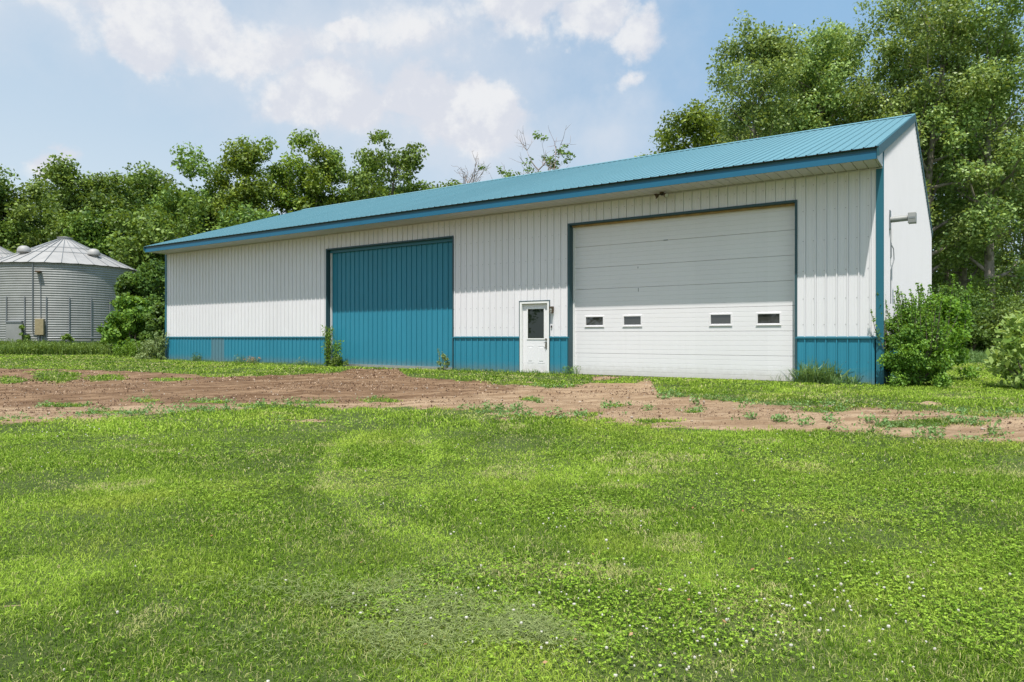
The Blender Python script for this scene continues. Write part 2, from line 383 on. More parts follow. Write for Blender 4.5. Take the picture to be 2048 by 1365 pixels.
def build_ground():
    def axis(lo, hi, st, far):
        a = list(np.arange(lo, hi+1e-6, st)); k = st
        while a[-1] < far: k *= 1.35; a.append(a[-1]+k)
        k = st
        while a[0] > -far: k *= 1.35; a.insert(0, a[0]-k)
        return np.array(a)
    xs = axis(-24, 19, .11, 900); ys = axis(1.5, 29, .11, 900)
    nx, ny = len(xs), len(ys); X, Y = np.meshgrid(xs, ys); X = X.ravel(); Y = Y.ravel(); Z = terrain(X, Y)
    D = dirtmask(X, Y)
    # wheel-ploughed soil: low ridges running with the track
    so_ = sstep(-.2, 1, D)*np.clip((40-np.hypot(X, Y))/10, 0, 1)
    Z = Z+so_*((fbm(X*.3+Y*.1, Y*2.4, 1.3, 31, 4)-.5)*.09+(fbm(X, Y, 4.5, 37, 3)-.5)*.07)
    me = bpy.data.meshes.new('ground')
    i = np.arange(nx-1)[None, :]+np.arange(ny-1)[:, None]*nx; i = i.ravel()
    Fq = np.stack([i, i+1, i+1+nx, i+nx], 1).astype(np.int32); n = len(Fq)
    me.vertices.add(len(X)); me.vertices.foreach_set('co', np.stack([X, Y, Z], 1).astype(np.float32).ravel())
    me.loops.add(n*4); me.polygons.add(n); me.loops.foreach_set('vertex_index', Fq.ravel())
    me.polygons.foreach_set('loop_start', np.arange(0, n*4, 4, dtype=np.int32)); me.polygons.foreach_set('loop_total', np.full(n, 4, dtype=np.int32))
    me.polygons.foreach_set('use_smooth', np.ones(n, dtype=bool)); me.update(calc_edges=True)
    a = me.attributes.new('dirt', 'FLOAT', 'POINT'); a.data.foreach_set('value', D.astype(np.float32))
    # dark fresh loam in the turning loop on the left, pale packed soil nearer and to the right
    yy = np.maximum(Y, .6); px = 1024+F_PX*X/yy; py = HZ+F_PX*(EYE-Z)/yy
    dk = sstep(1180, 650, px)*sstep(822, 800, py+(px-300)*.012)
    dk = np.maximum(dk, .8*sstep(120, 60, np.hypot((px-900)/1.6, (py-772)*4)))
    b = me.attributes.new('loam', 'FLOAT', 'POINT'); b.data.foreach_set('value', dk.astype(np.float32))
    m, g, bs = mat('earth_and_turf'); p = g.node('ShaderNodeNewGeometry').outputs['Position']
    dm = g.node('ShaderNodeAttribute', attribute_name='dirt').outputs['Fac']; lm = g.node('ShaderNodeAttribute', attribute_name='loam').outputs['Fac']
    n1 = g.noise(p, 1.2, 6, .62); n2 = g.noise(p, 14, 5, .65); n3 = g.noise(p, 60, 3, .6)
    mp = g.node('ShaderNodeMapping'); mp.inputs['Scale'].default_value = (.5, 3.2, 1); mp.inputs['Rotation'].default_value = (0, 0, R(-6)); g.l.new(p, mp.inputs[0])
    tr = g.noise(mp.outputs[0], 1.4, 6, .6)
    pale = g.mix(g.ss(tr, .35, .7), (.275, .18, .105, 1), (.45, .325, .205, 1))
    pale = g.mix(g.ss(n2, .5, .8, 0, .7), pale, (.15, .09, .055, 1))
    loam = g.mix(g.ss(tr, .35, .68), (.14, .08, .042, 1), (.30, .195, .115, 1))
    loam = g.mix(g.ss(n2, .5, .85, 0, .6), loam, (.075, .045, .03, 1))
    soil = g.mix(g.ss(g.math('ADD', lm, g.math('MULTIPLY', g.math('SUBTRACT', n1, .5), 1.3)), .25, .8), pale, loam)
    soil = g.mix(g.ss(n3, .62, .74, 0, .55), soil, (.42, .34, .26, 1))
    turf = g.mix(g.ss(n1, .3, .7), (.06, .09, .02, 1), (.11, .15, .04, 1))
    turf = g.mix(g.ss(n2, .35, .7, 0, .55), turf, (.055, .085, .022, 1))
    turf = g.mix(g.ss(g.noise(p, 5, 4, .6), .55, .8, 0, .5), turf, (.17, .15, .075, 1))
    k = g.math('ADD', dm, g.math('MULTIPLY', g.math('SUBTRACT', n2, .5), 2.2))
    g.l.new(g.mix(g.ss(k, -.35, .45), turf, soil), bs.inputs['Base Color'])
    bs.inputs['Roughness'].default_value = .95; bs.inputs['Specular IOR Level'].default_value = .15
    bp = g.node('ShaderNodeBump'); bp.inputs['Strength'].default_value = 1.0; bp.inputs['Distance'].default_value = .07
    g.l.new(g.math('ADD', g.math('MULTIPLY', n2, .6), g.math('ADD', tr, g.math('MULTIPLY', n3, .3))), bp.inputs['Height']); g.l.new(bp.outputs[0], bs.inputs['Normal'])
    me.materials.append(m)
    o = bpy.data.objects.new('ground', me); col.objects.link(o); tag(o, kind='structure')
build_ground()

# ------------------------------------------------------------------ the machine shed
# local axes: x into the building, y along the long front from the near corner, z up
PITCH = .2286
def prof(t0, t1, phase=.02, h=.024, minor=.0045, pitch=PITCH):
    pts = [(t0, 0)]
    k = math.floor((t0-phase)/pitch)-1
    while phase+k*pitch < t1+pitch:
        c = phase+k*pitch
        for q in [(-.026, 0), (-.0255, -.014), (-.0185, -.014), (-.018, 0), (-.012, h), (.012, h), (.018, 0)] if h > 0 else [(-.008, 0), (-.006, h), (.006, h), (.008, 0)]: pts.append((c+q[0], q[1]))
        if minor:
            for f in (1/3, 2/3):
                for q in [(-.008, 0), (-.005, minor), (.005, minor), (.008, 0)]: pts.append((c+pitch*f+q[0], q[1]))
        k += 1
    pts = [pts[0]]+sorted(p for p in pts[1:] if t0+.001 < p[0] < t1-.001)+[(t1, 0)]
    return pts
HS, ZB, ZT, OV, OVR, ZR = 4.83, 4.83, 5.08, .935, .30, 8.0
SL = (ZR-ZT)/(W_/2+OV)
def roof_z(x):            # top of the roof deck at local x
    return ZT+(x+OV)*SL if x <= W_/2 else ZR-(x-W_/2)*SL
def build_shed():
    sh = empty('machine_shed', (C0[0], C0[1], 0), AZ, 'long white and teal ribbed metal machine shed with a blue-green roof', 'shed')
    X, Yx, Z = (1, 0, 0), (0, 1, 0), (0, 0, 1)
    SD = (12.22, 18.14); OD = (1.84, 7.93); WD = (8.61, 9.64); TOP = 4.25
    w = MB()
    zw = 1.075
    for a, b, z0, z1 in [(.13, OD[0], zw, HS), (OD[0], OD[1], TOP, HS), (OD[1], WD[0], zw, HS), (WD[0], WD[1], 2.12, HS),
                         (WD[1], SD[0], zw, HS), (SD[0], SD[1], TOP, HS), (SD[1], L_-.1, zw, HS)]:
        w.sheet(prof(a, b), (0, 0, 0), Yx, (-1, 0, 0), Z, z0, z1)
    w.cur = 1
    for k in range(60):
        c = .02+k*PITCH
        for z in (1.35, 1.95, 2.6, 3.3, 4.0, 4.6):
            if OD[0] < c < OD[1] and z < TOP or WD[0] < c < WD[1] and z < 2.12 or SD[0] < c < SD[1] and z < TOP or c < .16: continue
            w.box(-.008, 0, c+.034, c+.047, z, z+.013)
    w.build('front_wall', [M['white'], M['screw']], sh)
    for a, b in [(.16, OD[0]), (OD[1], WD[0]), (WD[1], SD[0]), (SD[1], 24.51), (25.41, L_-.06)]:
        l = MB(); l.sheet(prof(a, b), (0, 0, 0), Yx, (-1, 0, 0), Z, -.03, 1.03); l.cur = 1
        for k in range(60):
            c = .02+k*PITCH
            if a+.05 < c < b-.06: l.box(-.008, 0, c+.034, c+.047, .5, .513)
        l.build('wainscot', [M['teal'], M['screw']], sh)
    p = MB(); p.sheet(prof(24.50, 25.42), (-.004, 0, 0), Yx, (-1, 0, 0), Z, -.03, 1.035)
    tag(p.build('patch_panel', M['old_teal'], sh), 'faded greyer panel let into the wainscot')
    for a, b in [(.0, OD[0]), (OD[1], WD[0]), (WD[1], SD[0]), (SD[1], L_)]:
        d = MB(); d.prism([(-.036, 1.03), (.0, 1.03), (.0, 1.085), (-.012, 1.085), (-.036, 1.06)], 1, a+.001, b-.001)
        d.build('drip_trim', M['trim'], sh)
    # gable and hidden sides
    for nm, yy, outv, m in (('gable_wall', 0, (0, -1, 0), M['white']), ('gable_wall', L_, (0, 1, 0), M['white'])):
        gb = MB(); ys = [q for q in prof(.03, W_-.03) if True]
        mid = [q for q in ys if q[0] < W_/2]+[(W_/2, 0)]+[q for q in ys if q[0] > W_/2]
        gb.sheet(mid, (0, yy, 0), X, outv, Z, 1.075, lambda t: roof_z(t)-.06)
        gb.cur = 1; gb.sheet(prof(.03, W_-.03), (0, yy, 0), X, outv, Z, -.03, 1.05)
        gb.cur = 0
        gb.add([(0, yy+outv[1]*.001, HS), (-OV+.02, yy+outv[1]*.001, HS+.0), (-OV+.02, yy+outv[1]*.001, roof_z(-OV)-.05), (0, yy+outv[1]*.001, roof_z(0)-.05)], [(0, 1, 2, 3)])
        gb.build(nm, [m, M['teal']], sh)
    rw = MB(); rw.sheet(prof(.03, L_-.03), (W_, 0, 0), Yx, X, Z, -.03, HS+.15); rw.build('rear_wall', M['white'], sh)
    fd = MB(); fd.box(-.005, W_+.02, .02, L_+.02, -.45, -.03); fd.build('foundation', M['concrete'], sh)
    # trims at the corners
    for y0, y1, s in ((-.022, .13, -1), (L_-.1, L_+.022, 1)):
        c = MB(); c.box(-.026, .0, y0, y1, -.03, HS-.002)
        if s < 0: c.box(.0, .045, -.022, -.0005, -.03, roof_z(0)-.1)
        else: c.box(.0, .045, L_+.0005, L_+.022, -.03, roof_z(0)-.1)
        c.build('corner_trim', M['trim'], sh)
    # roof
    def slope(front):
        r = MB(); a = Vector((-OV-.06, -.03, roof_z(-OV)-.06*SL)) if front else Vector((W_/2, -.03, ZR))
        b = Vector((W_/2, -.03, ZR)) if front else Vector((W_+OVR, -.03, ZR-(W_/2+OVR)*SL))
        up = (b-a); ln = up.length; up.normalize(); nrm = Vector((-up.z, 0, up.x))
        pr = prof(0, L_+.06, .05, .018, .003)
        r.sheet(pr, a+nrm*.004, Yx, nrm, up, 0, ln)
        r.cur = 1
        n = len(r.v); th = nrm*-.02
        q = [a+th, a+th+Vector((0, L_+.06, 0)), b+th+Vector((0, L_+.06, 0)), b+th]; r.add(q, [(0, 1, 2, 3)])
        e = [a+nrm*.002, a+nrm*.002+Vector((0, L_+.06, 0)), a+th+Vector((0, L_+.06, 0)), a+th]
        if front: r.add(e, [(0, 1, 2, 3)])
        return r
    r = slope(True); r.build('roof', [M['roof'], M['black']], sh); r2 = slope(False); r2.build('roof', [M['roof'], M['black']], sh)
    rc = MB(); rc.prism([(W_/2-.17, ZR-.17*SL+.024), (W_/2, ZR+.04), (W_/2+.17, ZR-.17*SL+.024), (W_/2+.17, ZR-.17*SL+.034), (W_/2, ZR+.052), (W_/2-.17, ZR-.17*SL+.034)], 1, -.035, L_+.035)
    rc.build('ridge_cap', M['roof'], sh)
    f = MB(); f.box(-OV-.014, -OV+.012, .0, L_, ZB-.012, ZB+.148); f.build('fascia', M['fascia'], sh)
    f = MB(); f.box(-OV-.003, -OV+.012, -.02, L_+.02, ZB+.15, ZT-.025); f.build('eave_trim', M['shade_trim'], sh)
    for y0, y1 in ((-.045, -.002), (L_+.002, L_+.045)):
        k = MB()
        k.prism([(-OV-.05, roof_z(-OV)+.012-.05*SL), (W_/2, ZR+.03), (W_/2, ZR-.2), (-OV-.05, roof_z(-OV)-.2-.05*SL+.0)], 1, y0, y1)
        k.prism([(W_/2, ZR+.03), (W_+OVR, roof_z(W_+OVR)+.012), (W_+OVR, roof_z(W_+OVR)-.2), (W_/2, ZR-.2)], 1, y0+.001, y1-.001)
        k.build('rake_trim', M['shade_trim'], sh)
    s = MB(); sp = prof(0, L_, .05, -.022, 0)
    s.sheet(sp, (-OV, 0, ZB), Yx, (0, 0, -1), X, .012, OV)
    s.build('soffit', M['soffit'], sh)
    ft = MB(); ft.box(-.03, -.003, .0, L_, HS-.035, HS-.013); ft.build('soffit_trim', M['soffit'], sh)
    # --- sliding door
    j = MB(); y0, y1 = SD
    j.box(.0, .2, y1, y1+.03, -.03, TOP); j.box(-.034, .0, y1, y1+.06, -.03, TOP+.05)
    j.box(.0, .2, y0-.03, y0, -.03, TOP); j.box(-.034, .0, y0-.035, y0, -.03, TOP+.05)
    j.box(-.034, .0, y0, y1, TOP, TOP+.05); j.box(.0, .2, y0-.03, y1+.03, TOP, TOP+.03)
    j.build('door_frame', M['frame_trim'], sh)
    sd = MB(); sd.sheet(prof(y0+.002, y1-.06, .02), (.2, 0, 0), Yx, (-1, 0, 0), Z, .09, TOP-.1)
    sd = sd.build('sliding_door', M['teal'], sh)
    m = MB(); m.box(.155, .2, y0+.01, y1-.06, -.0, .09); m.build('bottom_rail', M['alu'], sd)
    m = MB(); m.box(.10, .19, y0+.01, y1-.02, TOP-.1, TOP-.002); m.build('track_cover', M['trim'], sd)
    m = MB(); m.box(.12, .2, y1-.06, y1-.025, -.0, TOP-.1); m.build('edge_trim', M['vinyl'], sd)
    m = MB()
    for a, b in ((14.3, .44), (15.2, .52)): m.box(.165, .178, y0+a-12.2, y0+a-12.2+.22, b, b+.012)
    # --- overhead door
    j = MB(); y0, y1 = OD
    j.box(.0, .2, y1, y1+.03, -.03, TOP); j.box(-.034, .0, y1, y1+.055, -.03, TOP+.05)
    j.box(.0, .2, y0-.03, y0, -.03, TOP); j.box(-.034, .0, y0-.05, y0, -.03, TOP+.05)
    j.box(-.034, .0, y0, y1, TOP, TOP+.05); j.box(.0, .2, y0-.03, y1+.03, TOP, TOP+.03)
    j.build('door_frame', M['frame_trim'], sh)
    hb = MB(); hb.box(.12, .2, y0+.01, y1-.01, TOP-.045, TOP-.002); hb.build('header_board', M['wood'], sh)
    od = empty('overhead_door', (0, 0, 0)); od.parent = sh
    SH = .6055; PX = .22; wins = [(2.19, 2.81), (3.37, 3.98), (5.80, 6.40), (6.94, 7.58)]
    for i in range(7):
        b = MB(); z0 = .0+i*SH; z1 = z0+SH
        pts = [(0, -.0)]; n = 5
        pr = [(z0+.002, .012), (z0+.008, .0)]
        for k in range(1, n):
            zc = z0+SH*k/n; pr += [(zc-.006, 0), (zc-.002, .005), (zc+.002, .005), (zc+.006, 0)]
        pr += [(z1-.008, 0), (z1-.002, .012)]
        def cols(a0, a1, lo, hi):
            q = [(max(lo, min(hi, z)), h) for z, h in pr]
            b.add([(PX+h, a, z) for z, h in q for a in (a0, a1)], [(2*k, 2*k+1, 2*k+3, 2*k+2) for k in range(len(q)-1) if q[k+1][0]-q[k][0] > 1e-5])
        if i == 2:
            e = [y0+.05]; zz0, zz1 = 1.40, 1.63
            for a0, a1 in wins: e += [a0+.05, a1-.05]
            e += [y1-.04]
            for q in range(0, len(e), 2): cols(e[q], e[q+1], z0, z1)
            for a0, a1 in wins:
                cols(a0+.05, a1-.05, z0, zz0); cols(a0+.05, a1-.05, zz1, z1)
        else: cols(y0+.05, y1-.04, z0, z1)
        b.box(PX+.02, PX+.045, y0+.05, y1-.04, z0+.0005, z1-.0005) if i != 2 else None
        b.build('door_panel', M['door_white'], od)
    for a0, a1 in wins:
        m = MB(); T = .036; z0, z1 = 1.355, 1.665
        a, c = a0+.015, a1-.015
        m.box(PX-.018, PX+.02, a, a+T, z0, z1); m.box(PX-.018, PX+.02, c-T, c, z0, z1)
        m.box(PX-.0175, PX+.02, a+T, c-T, z1-T, z1); m.box(PX-.0175, PX+.02, a+T, c-T, z0+.0, z0+T)
        m.box(PX-.026, PX-.018, a-.008, c+.008, z0-.006, z0+.012)
        m.cur = 1; m.box(PX+.012, PX+.018, a+T, c-T, z0+T, z1-T)
        m.build('window', [M['door_white'], M['glass']], od, bevel=.004)
    m = MB(); m.box(PX-.012, PX+.03, y0+.02, y0+.05, 0, TOP-.05); m.build('weather_strip', M['vinyl'], od); m = MB(); m.box(PX-.045, PX+.03, y1-.045, y1-.0, 0, TOP-.05); m.build('weather_strip', M['vinyl'], od)
    m = MB(); m.box(PX-.006, PX+.03, y0+.05, y1-.045, -.03, -.001); m.build('bottom_seal', M['rubber'], od)
    for q in ((PX-.015, PX-.0, 5.08, 5.2, 3.63, 3.645), (PX-.006, PX, 5.93, 5.945, 2.93, 2.98), (PX-.006, PX, 5.92, 5.932, 2.30, 2.40)):
        m = MB(); m.box(*q); m.build('hinge', M['screw'], od)
    # --- walk door
    wd = empty('walk_door', (0, 0, 0)); wd.parent = sh; y0, y1 = WD
    m = MB(); m.box(-.03, .0, y0-.018, y0, -.02, 2.14); m.box(-.03, .0, y1, y1+.018, -.02, 2.14); m.box(-.03, .0, y0, y1, 2.12, 2.14); m.build('outer_trim', M['frame_trim'], wd)
    m = MB(); T = .07
    m.box(-.022, .08, y0, y0+T, -.02, 2.12); m.box(-.022, .08, y1-T, y1, -.02, 2.12); m.box(-.0225, .08, y0+T, y1-T, 2.05, 2.12); m.build('frame', M['vinyl'], wd, bevel=.005)
    m = MB(); a, b = y0+T, y1-T; gx = .06; la, lb, lz0, lz1 = a+.145, b-.165, 1.02, 1.90
    m.box(gx, gx+.04, a+.003, la, .03, 2.045); m.box(gx, gx+.04, lb, b-.003, .03, 2.045); m.box(gx, gx+.04, la, lb, .03, lz0); m.box(gx, gx+.04, la, lb, lz1, 2.045)
    m.build('door_leaf', M['door_white'], wd, bevel=.003)
    m = MB()
    for (c0, c1) in ((a+.14, a+.37), (b-.37, b-.14)):
        c0 += .0; m.box(gx-.006, gx, c0, c1, .30, .32); m.box(gx-.006, gx, c0, c1, .80, .82); m.box(gx-.006, gx, c0, c0+.02, .32, .80); m.box(gx-.006, gx, c1-.02, c1, .32, .80)
        m.box(gx-.009, gx, c0+.05, c1-.05, .36, .76)
    m.build('raised_panels', M['door_white'], wd, bevel=.003)
    m = MB(); T = .03
    m.box(gx-.016, gx, la-T, la+.008, lz0-T, lz1+T); m.box(gx-.016, gx, lb-.008, lb+T, lz0-T, lz1+T); m.box(gx-.0158, gx, la+.008, lb-.008, lz0-T, lz0+.008); m.box(gx-.0158, gx, la+.008, lb-.008, lz1-.008, lz1+T)
    m.build('window_frame', M['vinyl'], wd, bevel=.003)
    m = MB(); m.box(gx+.006, gx+.012, la+.006, lb-.006, lz0+.006, lz1-.006); m.build('pane', M['door_glass'], wd)
    m = MB(); hy = a+.075
    m.tube([(gx-.035, hy, 1.0), (gx, hy, 1.0)], .03, 16); m.box(gx-.014, gx, hy-.025, hy+.025, .72, .92)
    m.tube([(gx-.01, hy, .90), (gx-.055, hy, .90), (gx-.06, hy, .86), (gx-.055, hy, .79), (gx-.01, hy, .78)], .009, 8)
    m.tube([(gx-.06, hy, .9), (gx-.062, hy+.045, .9)], .01, 8)
    m.build('handle', M['nickel'], wd, smooth=False)
    m = MB(); m.box(-.02, .1, y0+.07, y1-.07, -.02, .03); m.build('threshold', M['alu'], wd)
    return sh
shed = build_shed()
def loc(x, y, z):           # shed-local point in world coordinates
    p = C0+Vv*x+U*y; return (p[0], p[1], z)
def ltag(o, pos, rz=AZ):
    o.location = loc(*pos); o.rotation_euler = (0, 0, rz); return o

# things fixed on the shed ------------------------------------------------
e = empty('wall_lantern', loc(0, 8.50, 1.78), AZ, 'small dark lantern beside the white walk door', 'wall lamp')
m = MB(); m.box(-.028, -.0195, -.045, .045, -.02, .17); m.build('back_plate', M['bronze'], e, bevel=.003)
m = MB(); m.box(-.13, -.028, -.055, .055, .13, .165); m.box(-.125, -.033, -.05, -.04, .0, .13); m.box(-.125, -.033, .04, .05, .0, .13); m.box(-.125, -.115, -.05, .05, .05, .06); m.box(-.13, -.03, -.052, .052, -.012, .0); m.build('housing', M['bronze'], e)
m = MB(); m.box(-.11, -.04, -.036, .036, .002, .128); m.build('shade', M['lampglass'], e)
m = MB(); m.box(-.035, -.0195, -.02, .02, -.03, .03); m.cur = 1; m.tube([(-.036, 0, 0), (-.046, 0, 0)], .008, 10)
o = m.build('door_bell', [M['black'], M['nickel']]); ltag(o, (0, 8.53, 1.37)); tag(o, 'tiny dark button on the white wall below the lantern', 'door bell')

e = empty('floodlight', loc(-.22, 5.07, HS-.013), AZ, 'brown twin-head floodlight under the soffit above the white overhead door', 'floodlight')
m = MB(); m.lathe([(0, 0), (.06, 0), (.065, -.02), (.05, -.035), (0, -.035)], 16); m.build('base', M['bronze'], e, smooth=False)
for s in (-1, 1):
    m = MB(); dv = Vector((-.5, s*.75, -.45)).normalized(); p0 = Vector((0, s*.03, -.03)); p1 = p0+dv*.06; q = []
    m.tube([p0, p1], .014, 8); m.tube([p1, p1+dv*.04, p1+dv*.10, p1+dv*.115], [.025, .05, .066, .062], 14)
    hd = m.build('lamp_head', M['bronze'] if s > 0 else M['bronze'], e)
    m = MB(); m.tube([p1+dv*.1155, p1+dv*.118], [.056, .054], 14); m.build('lens', M['lampglass'], hd)
m = MB(); m.box(-.04, .04, -.05, .03, -.075, -.036); m.build('sensor', M['black'], e)

e = empty('gable_light', loc(1.12, 0, 3.81), AZ, 'grey wall light on a stubby pipe arm sticking out of the gable', 'yard light')
m = MB(); m.box(-.10, .10, -.04, -.0205, -.22, .22); m.build('mounting_plate', M['galv_dark'], e)
m = MB(); m.tube([(0, -.04, .0), (0, -.42, .012)], .068, 18); m.build('arm', M['galv'], e)
m = MB(); m.prism([(-.12, -.12), (.12, -.12), (.13, -.02), (.13, .02), (.12, .12), (-.12, .12), (-.13, .02), (-.13, -.02)], 1, -.56, -.40); m.build('lamp_box', M['galv'], e, bevel=.008)
m = MB(); m.box(-.134, .134, -.545, -.42, -.02, .02); m.build('cover_band', M['galv_dark'], e)
m = MB(); m.box(-.05, .05, -.045, -.0205, .0, .34); m.cur = 0
m.tube([(0, -.03, .34), (.01, -.03, .7)], .008, 6); m.tube([(.0, -.045, .28), (.06, -.08, .2), (.07, -.09, -.05), (.02, -.06, -.2), (0, -.03, -.3), (.0, -.028, -1.1)], .011, 6)
o = m.build('cable_box', [M['galv_dark']]); ltag(o, (1.25, 0, 2.95)); tag(o, 'thin dark conduit box with a looped cable on the gable below the light', 'conduit')

# ------------------------------------------------------------------ grain bins
def grain_bin(cx, cy, zb, rad, hw, rise, label, detail=True):
    e = empty('grain_bin', (cx, cy, zb), 0, label, 'grain bin', 'round steel grain bins')
    face = math.atan2(-cy, -cx)                            # direction of the viewer side
    def toward(px, rr=rad):                                # turn on the near side that lies behind a photo column
        return min((face+q for q in np.linspace(-1.5, 1.5, 601)), key=lambda a: abs(at(px, cy+rr*math.sin(a))-cx-rr*math.cos(a)))
    w = MB(); pr = []; n = int(hw/.16)
    for k in range(n*4+1):
        z = hw*k/(n*4); pr.append((rad+.013*math.sin(k*math.pi/2), z))
    w.lathe(pr, 96); w.build('wall', M['galv'], e, smooth=False)
    r = MB(); N = 30; vs = []; q = []
    ro = rad+.15; zo = hw-.04; ri = .42; zi = hw+rise-.12
    for j in range(N*2):
        a = math.pi*j/N; up = .0 if j % 2 else .045
        vs += [(ro*math.cos(a), ro*math.sin(a), zo+up*.5), (ri*math.cos(a), ri*math.sin(a), zi+up*.3)]
    r.add(vs, [(2*j, 2*((j+1) % (2*N)), 2*((j+1) % (2*N))+1, 2*j+1) for j in range(2*N)])
    rf = r.build('roof', M['galv_roof'], e)
    m = MB()
    for j in range(N):
        a = 2*math.pi*j/N; c, s = math.cos(a), math.sin(a)
        m.tube([(ro*c, ro*s, zo+.045), (ri*c, ri*s, zi+.04)], .02, 5)
    for f_ in (.42, .62):
        rr = ro+(ri-ro)*f_; zz = zo+(zi-zo)*f_+.06
        m.tube([(rr*math.cos(2*math.pi*j/60), rr*math.sin(2*math.pi*j/60), zz) for j in range(61)], .018, 4, cap=False)
    m.build('roof_ribs', M['galv_dark'], rf)
    m = MB(); m.lathe([(ri+.05, zi-.03), (ri+.05, zi+.13), (ri+.09, zi+.13), (ri+.09, zi+.17), (.1, zi+.24), (0, zi+.24)], 24); m.build('roof_cap', M['galv_roof'], e)
    for a in ((toward(48, rad*.68), toward(203, rad*.72)-.15, face+2.6) if detail else ()):
        rr = rad*.68; zz = zo+(zi-zo)*.33
        c, s = rr*math.cos(a), rr*math.sin(a)
        v = MB(); v.lathe([(.26, -.2), (.26, .15), (.42, .15), (.43, .2), (.4, .38), (.31, .53), (.16, .61), (0, .63)], 20, (c, s, zz)); v.build('roof_vent', M['galv_roof'], e, smooth=True)
    if detail:
        st0 = toward(139); st1 = (toward(182)-toward(50))/3
        for k in range(-5, 5):
            a = st0+k*st1; c, s = math.cos(a), math.sin(a); rr = rad+.045
            p = MB(); p.tube([(rr*c, rr*s, .0), (rr*c, rr*s, 3.35)], .04, 5); p.build('stiffener', M['galv_dark'], e)
        m = MB(); m.tube([((rad+.09)*math.cos(a), (rad+.09)*math.sin(a), .55) for a in np.linspace(toward(95), toward(95)+1.5, 24)], .03, 5); m.build('ground_rail', M['galv_dark'], e)
        def onwall(a, w_, z0, z1, dep, matl, nm, out=.03):
            p = MB(); p.box(0, dep, -w_/2, w_/2, z0, z1); o = p.build(nm, matl, e, bevel=.012)
            o.location = ((rad+out)*math.cos(a), (rad+out)*math.sin(a), 0); o.rotation_euler = (0, 0, a); return o
        # viewer's right is the positive turn seen from above
        b = onwall(toward(31), 1.15, .15, 1.65, .12, M['galv'], 'access_door'); 
        k = MB(); k.box(.0, .17, -.6, .6, 1.60, 1.70); k.build('hood', M['galv_dark'], b)
        b = onwall(toward(81), .52, .75, 1.85, .25, M['tan'], 'control_box')
        k = MB(); k.tube([(.12, -.05, .7), (.12, -.05, -.1)], .05, 6); k.tube([(.12, .12, .7), (.12, .12, -.1)], .035, 6); k.build('post', M['galv_dark'], b)
        k = MB(); k.tube([(.04, -.25, .85), (.03, -.45, .9), (.02, -.47, 1.2), (.02, -.47, hw-.1)], .03, 5); k.tube([(.03, .02, 1.75), (.03, .0, 5.0)], .02, 5); k.build('conduit', M['galv_dark'], b)
        b = onwall(toward(79), .30, 4.98, 5.10, .32, M['bronze'], 'bin_lamp', .02)
    return e
BX, BY = at(130, 52), 52.0
bin1 = grain_bin(BX, BY, .45, 4.58, 5.72, 2.22, 'corrugated steel grain bin with a cone roof left of the shed')
bin2 = grain_bin(at(-18, 60), 60.0, .45, 4.3, 6.3, 2.3, 'second grain bin, only a sliver of its roof at the left edge', False)

# ------------------------------------------------------------------ vegetation builders
rng = np.random.default_rng(7)
def unit(n, r=None):
    v = (r or rng).normal(size=(n, 3)); return v/np.linalg.norm(v, axis=1, keepdims=True)
def norm(v): return v/np.maximum(np.linalg.norm(v, axis=1, keepdims=True), 1e-9)
def leaf_quads(P, axis, nrm, ln, wd):
    """pointed leaves: centre P, long direction, normal, lengths and widths"""
    axis = norm(axis-nrm*np.sum(axis*nrm, 1, keepdims=True)); side = np.cross(nrm, axis)
    ln = ln[:, None]; wd = wd[:, None]
    return np.stack([P-axis*ln*.5, P+side*wd*.5-axis*ln*.05, P+axis*ln*.5, P-side*wd*.5-axis*ln*.05], 1)
def clumps(cs, rs, per, ls, r, droop=(0, 0, -.3), flat=.75, shell=.45, wind=None, aspect=.6):
    V = []; T = []
    for c, rad in zip(cs, rs):
        n = max(6, int(per*rad*rad)); u = unit(n, r); q = r.random(n)**shell
        sh = np.array([1, 1, flat]); P = u*q[:, None]*rad*sh
        P = P*(1+.25*(r.random((n, 1))-.5))
        if wind is not None: P = P+np.array(wind)*rad*(r.random((n, 1))-.4)
        nr = norm(u*.45+unit(n, r)*.95+np.array([0, 0, .55])); ax = unit(n, r)*.8+np.array(droop)+u*.4
        l = ls*(.6+.8*r.random(n)); V.append(leaf_quads(P+np.array(c), ax, nr, l, l*aspect))
        T.append(np.clip(r.normal(r.uniform(.2, .75), .3, n), 0, 1))
    return np.concatenate(V), np.concatenate(T)

def limb(mb, p, d, ln, r0, r, bend=.35, up=.15, seg=5, sides=5, tip=.25):
    pts = [Vector(p)]; rad = [r0]; d = Vector(d).normalized()
    for i in range(seg):
        d = (d+Vector(r.normal(size=3))*bend*.35+Vector((0, 0, up))*.5).normalized()
        pts.append(pts[-1]+d*ln/seg); rad.append(r0*(1-(1-tip)*(i+1)/seg))
    mb.tube(pts, rad, sides, cap=False); return pts, rad

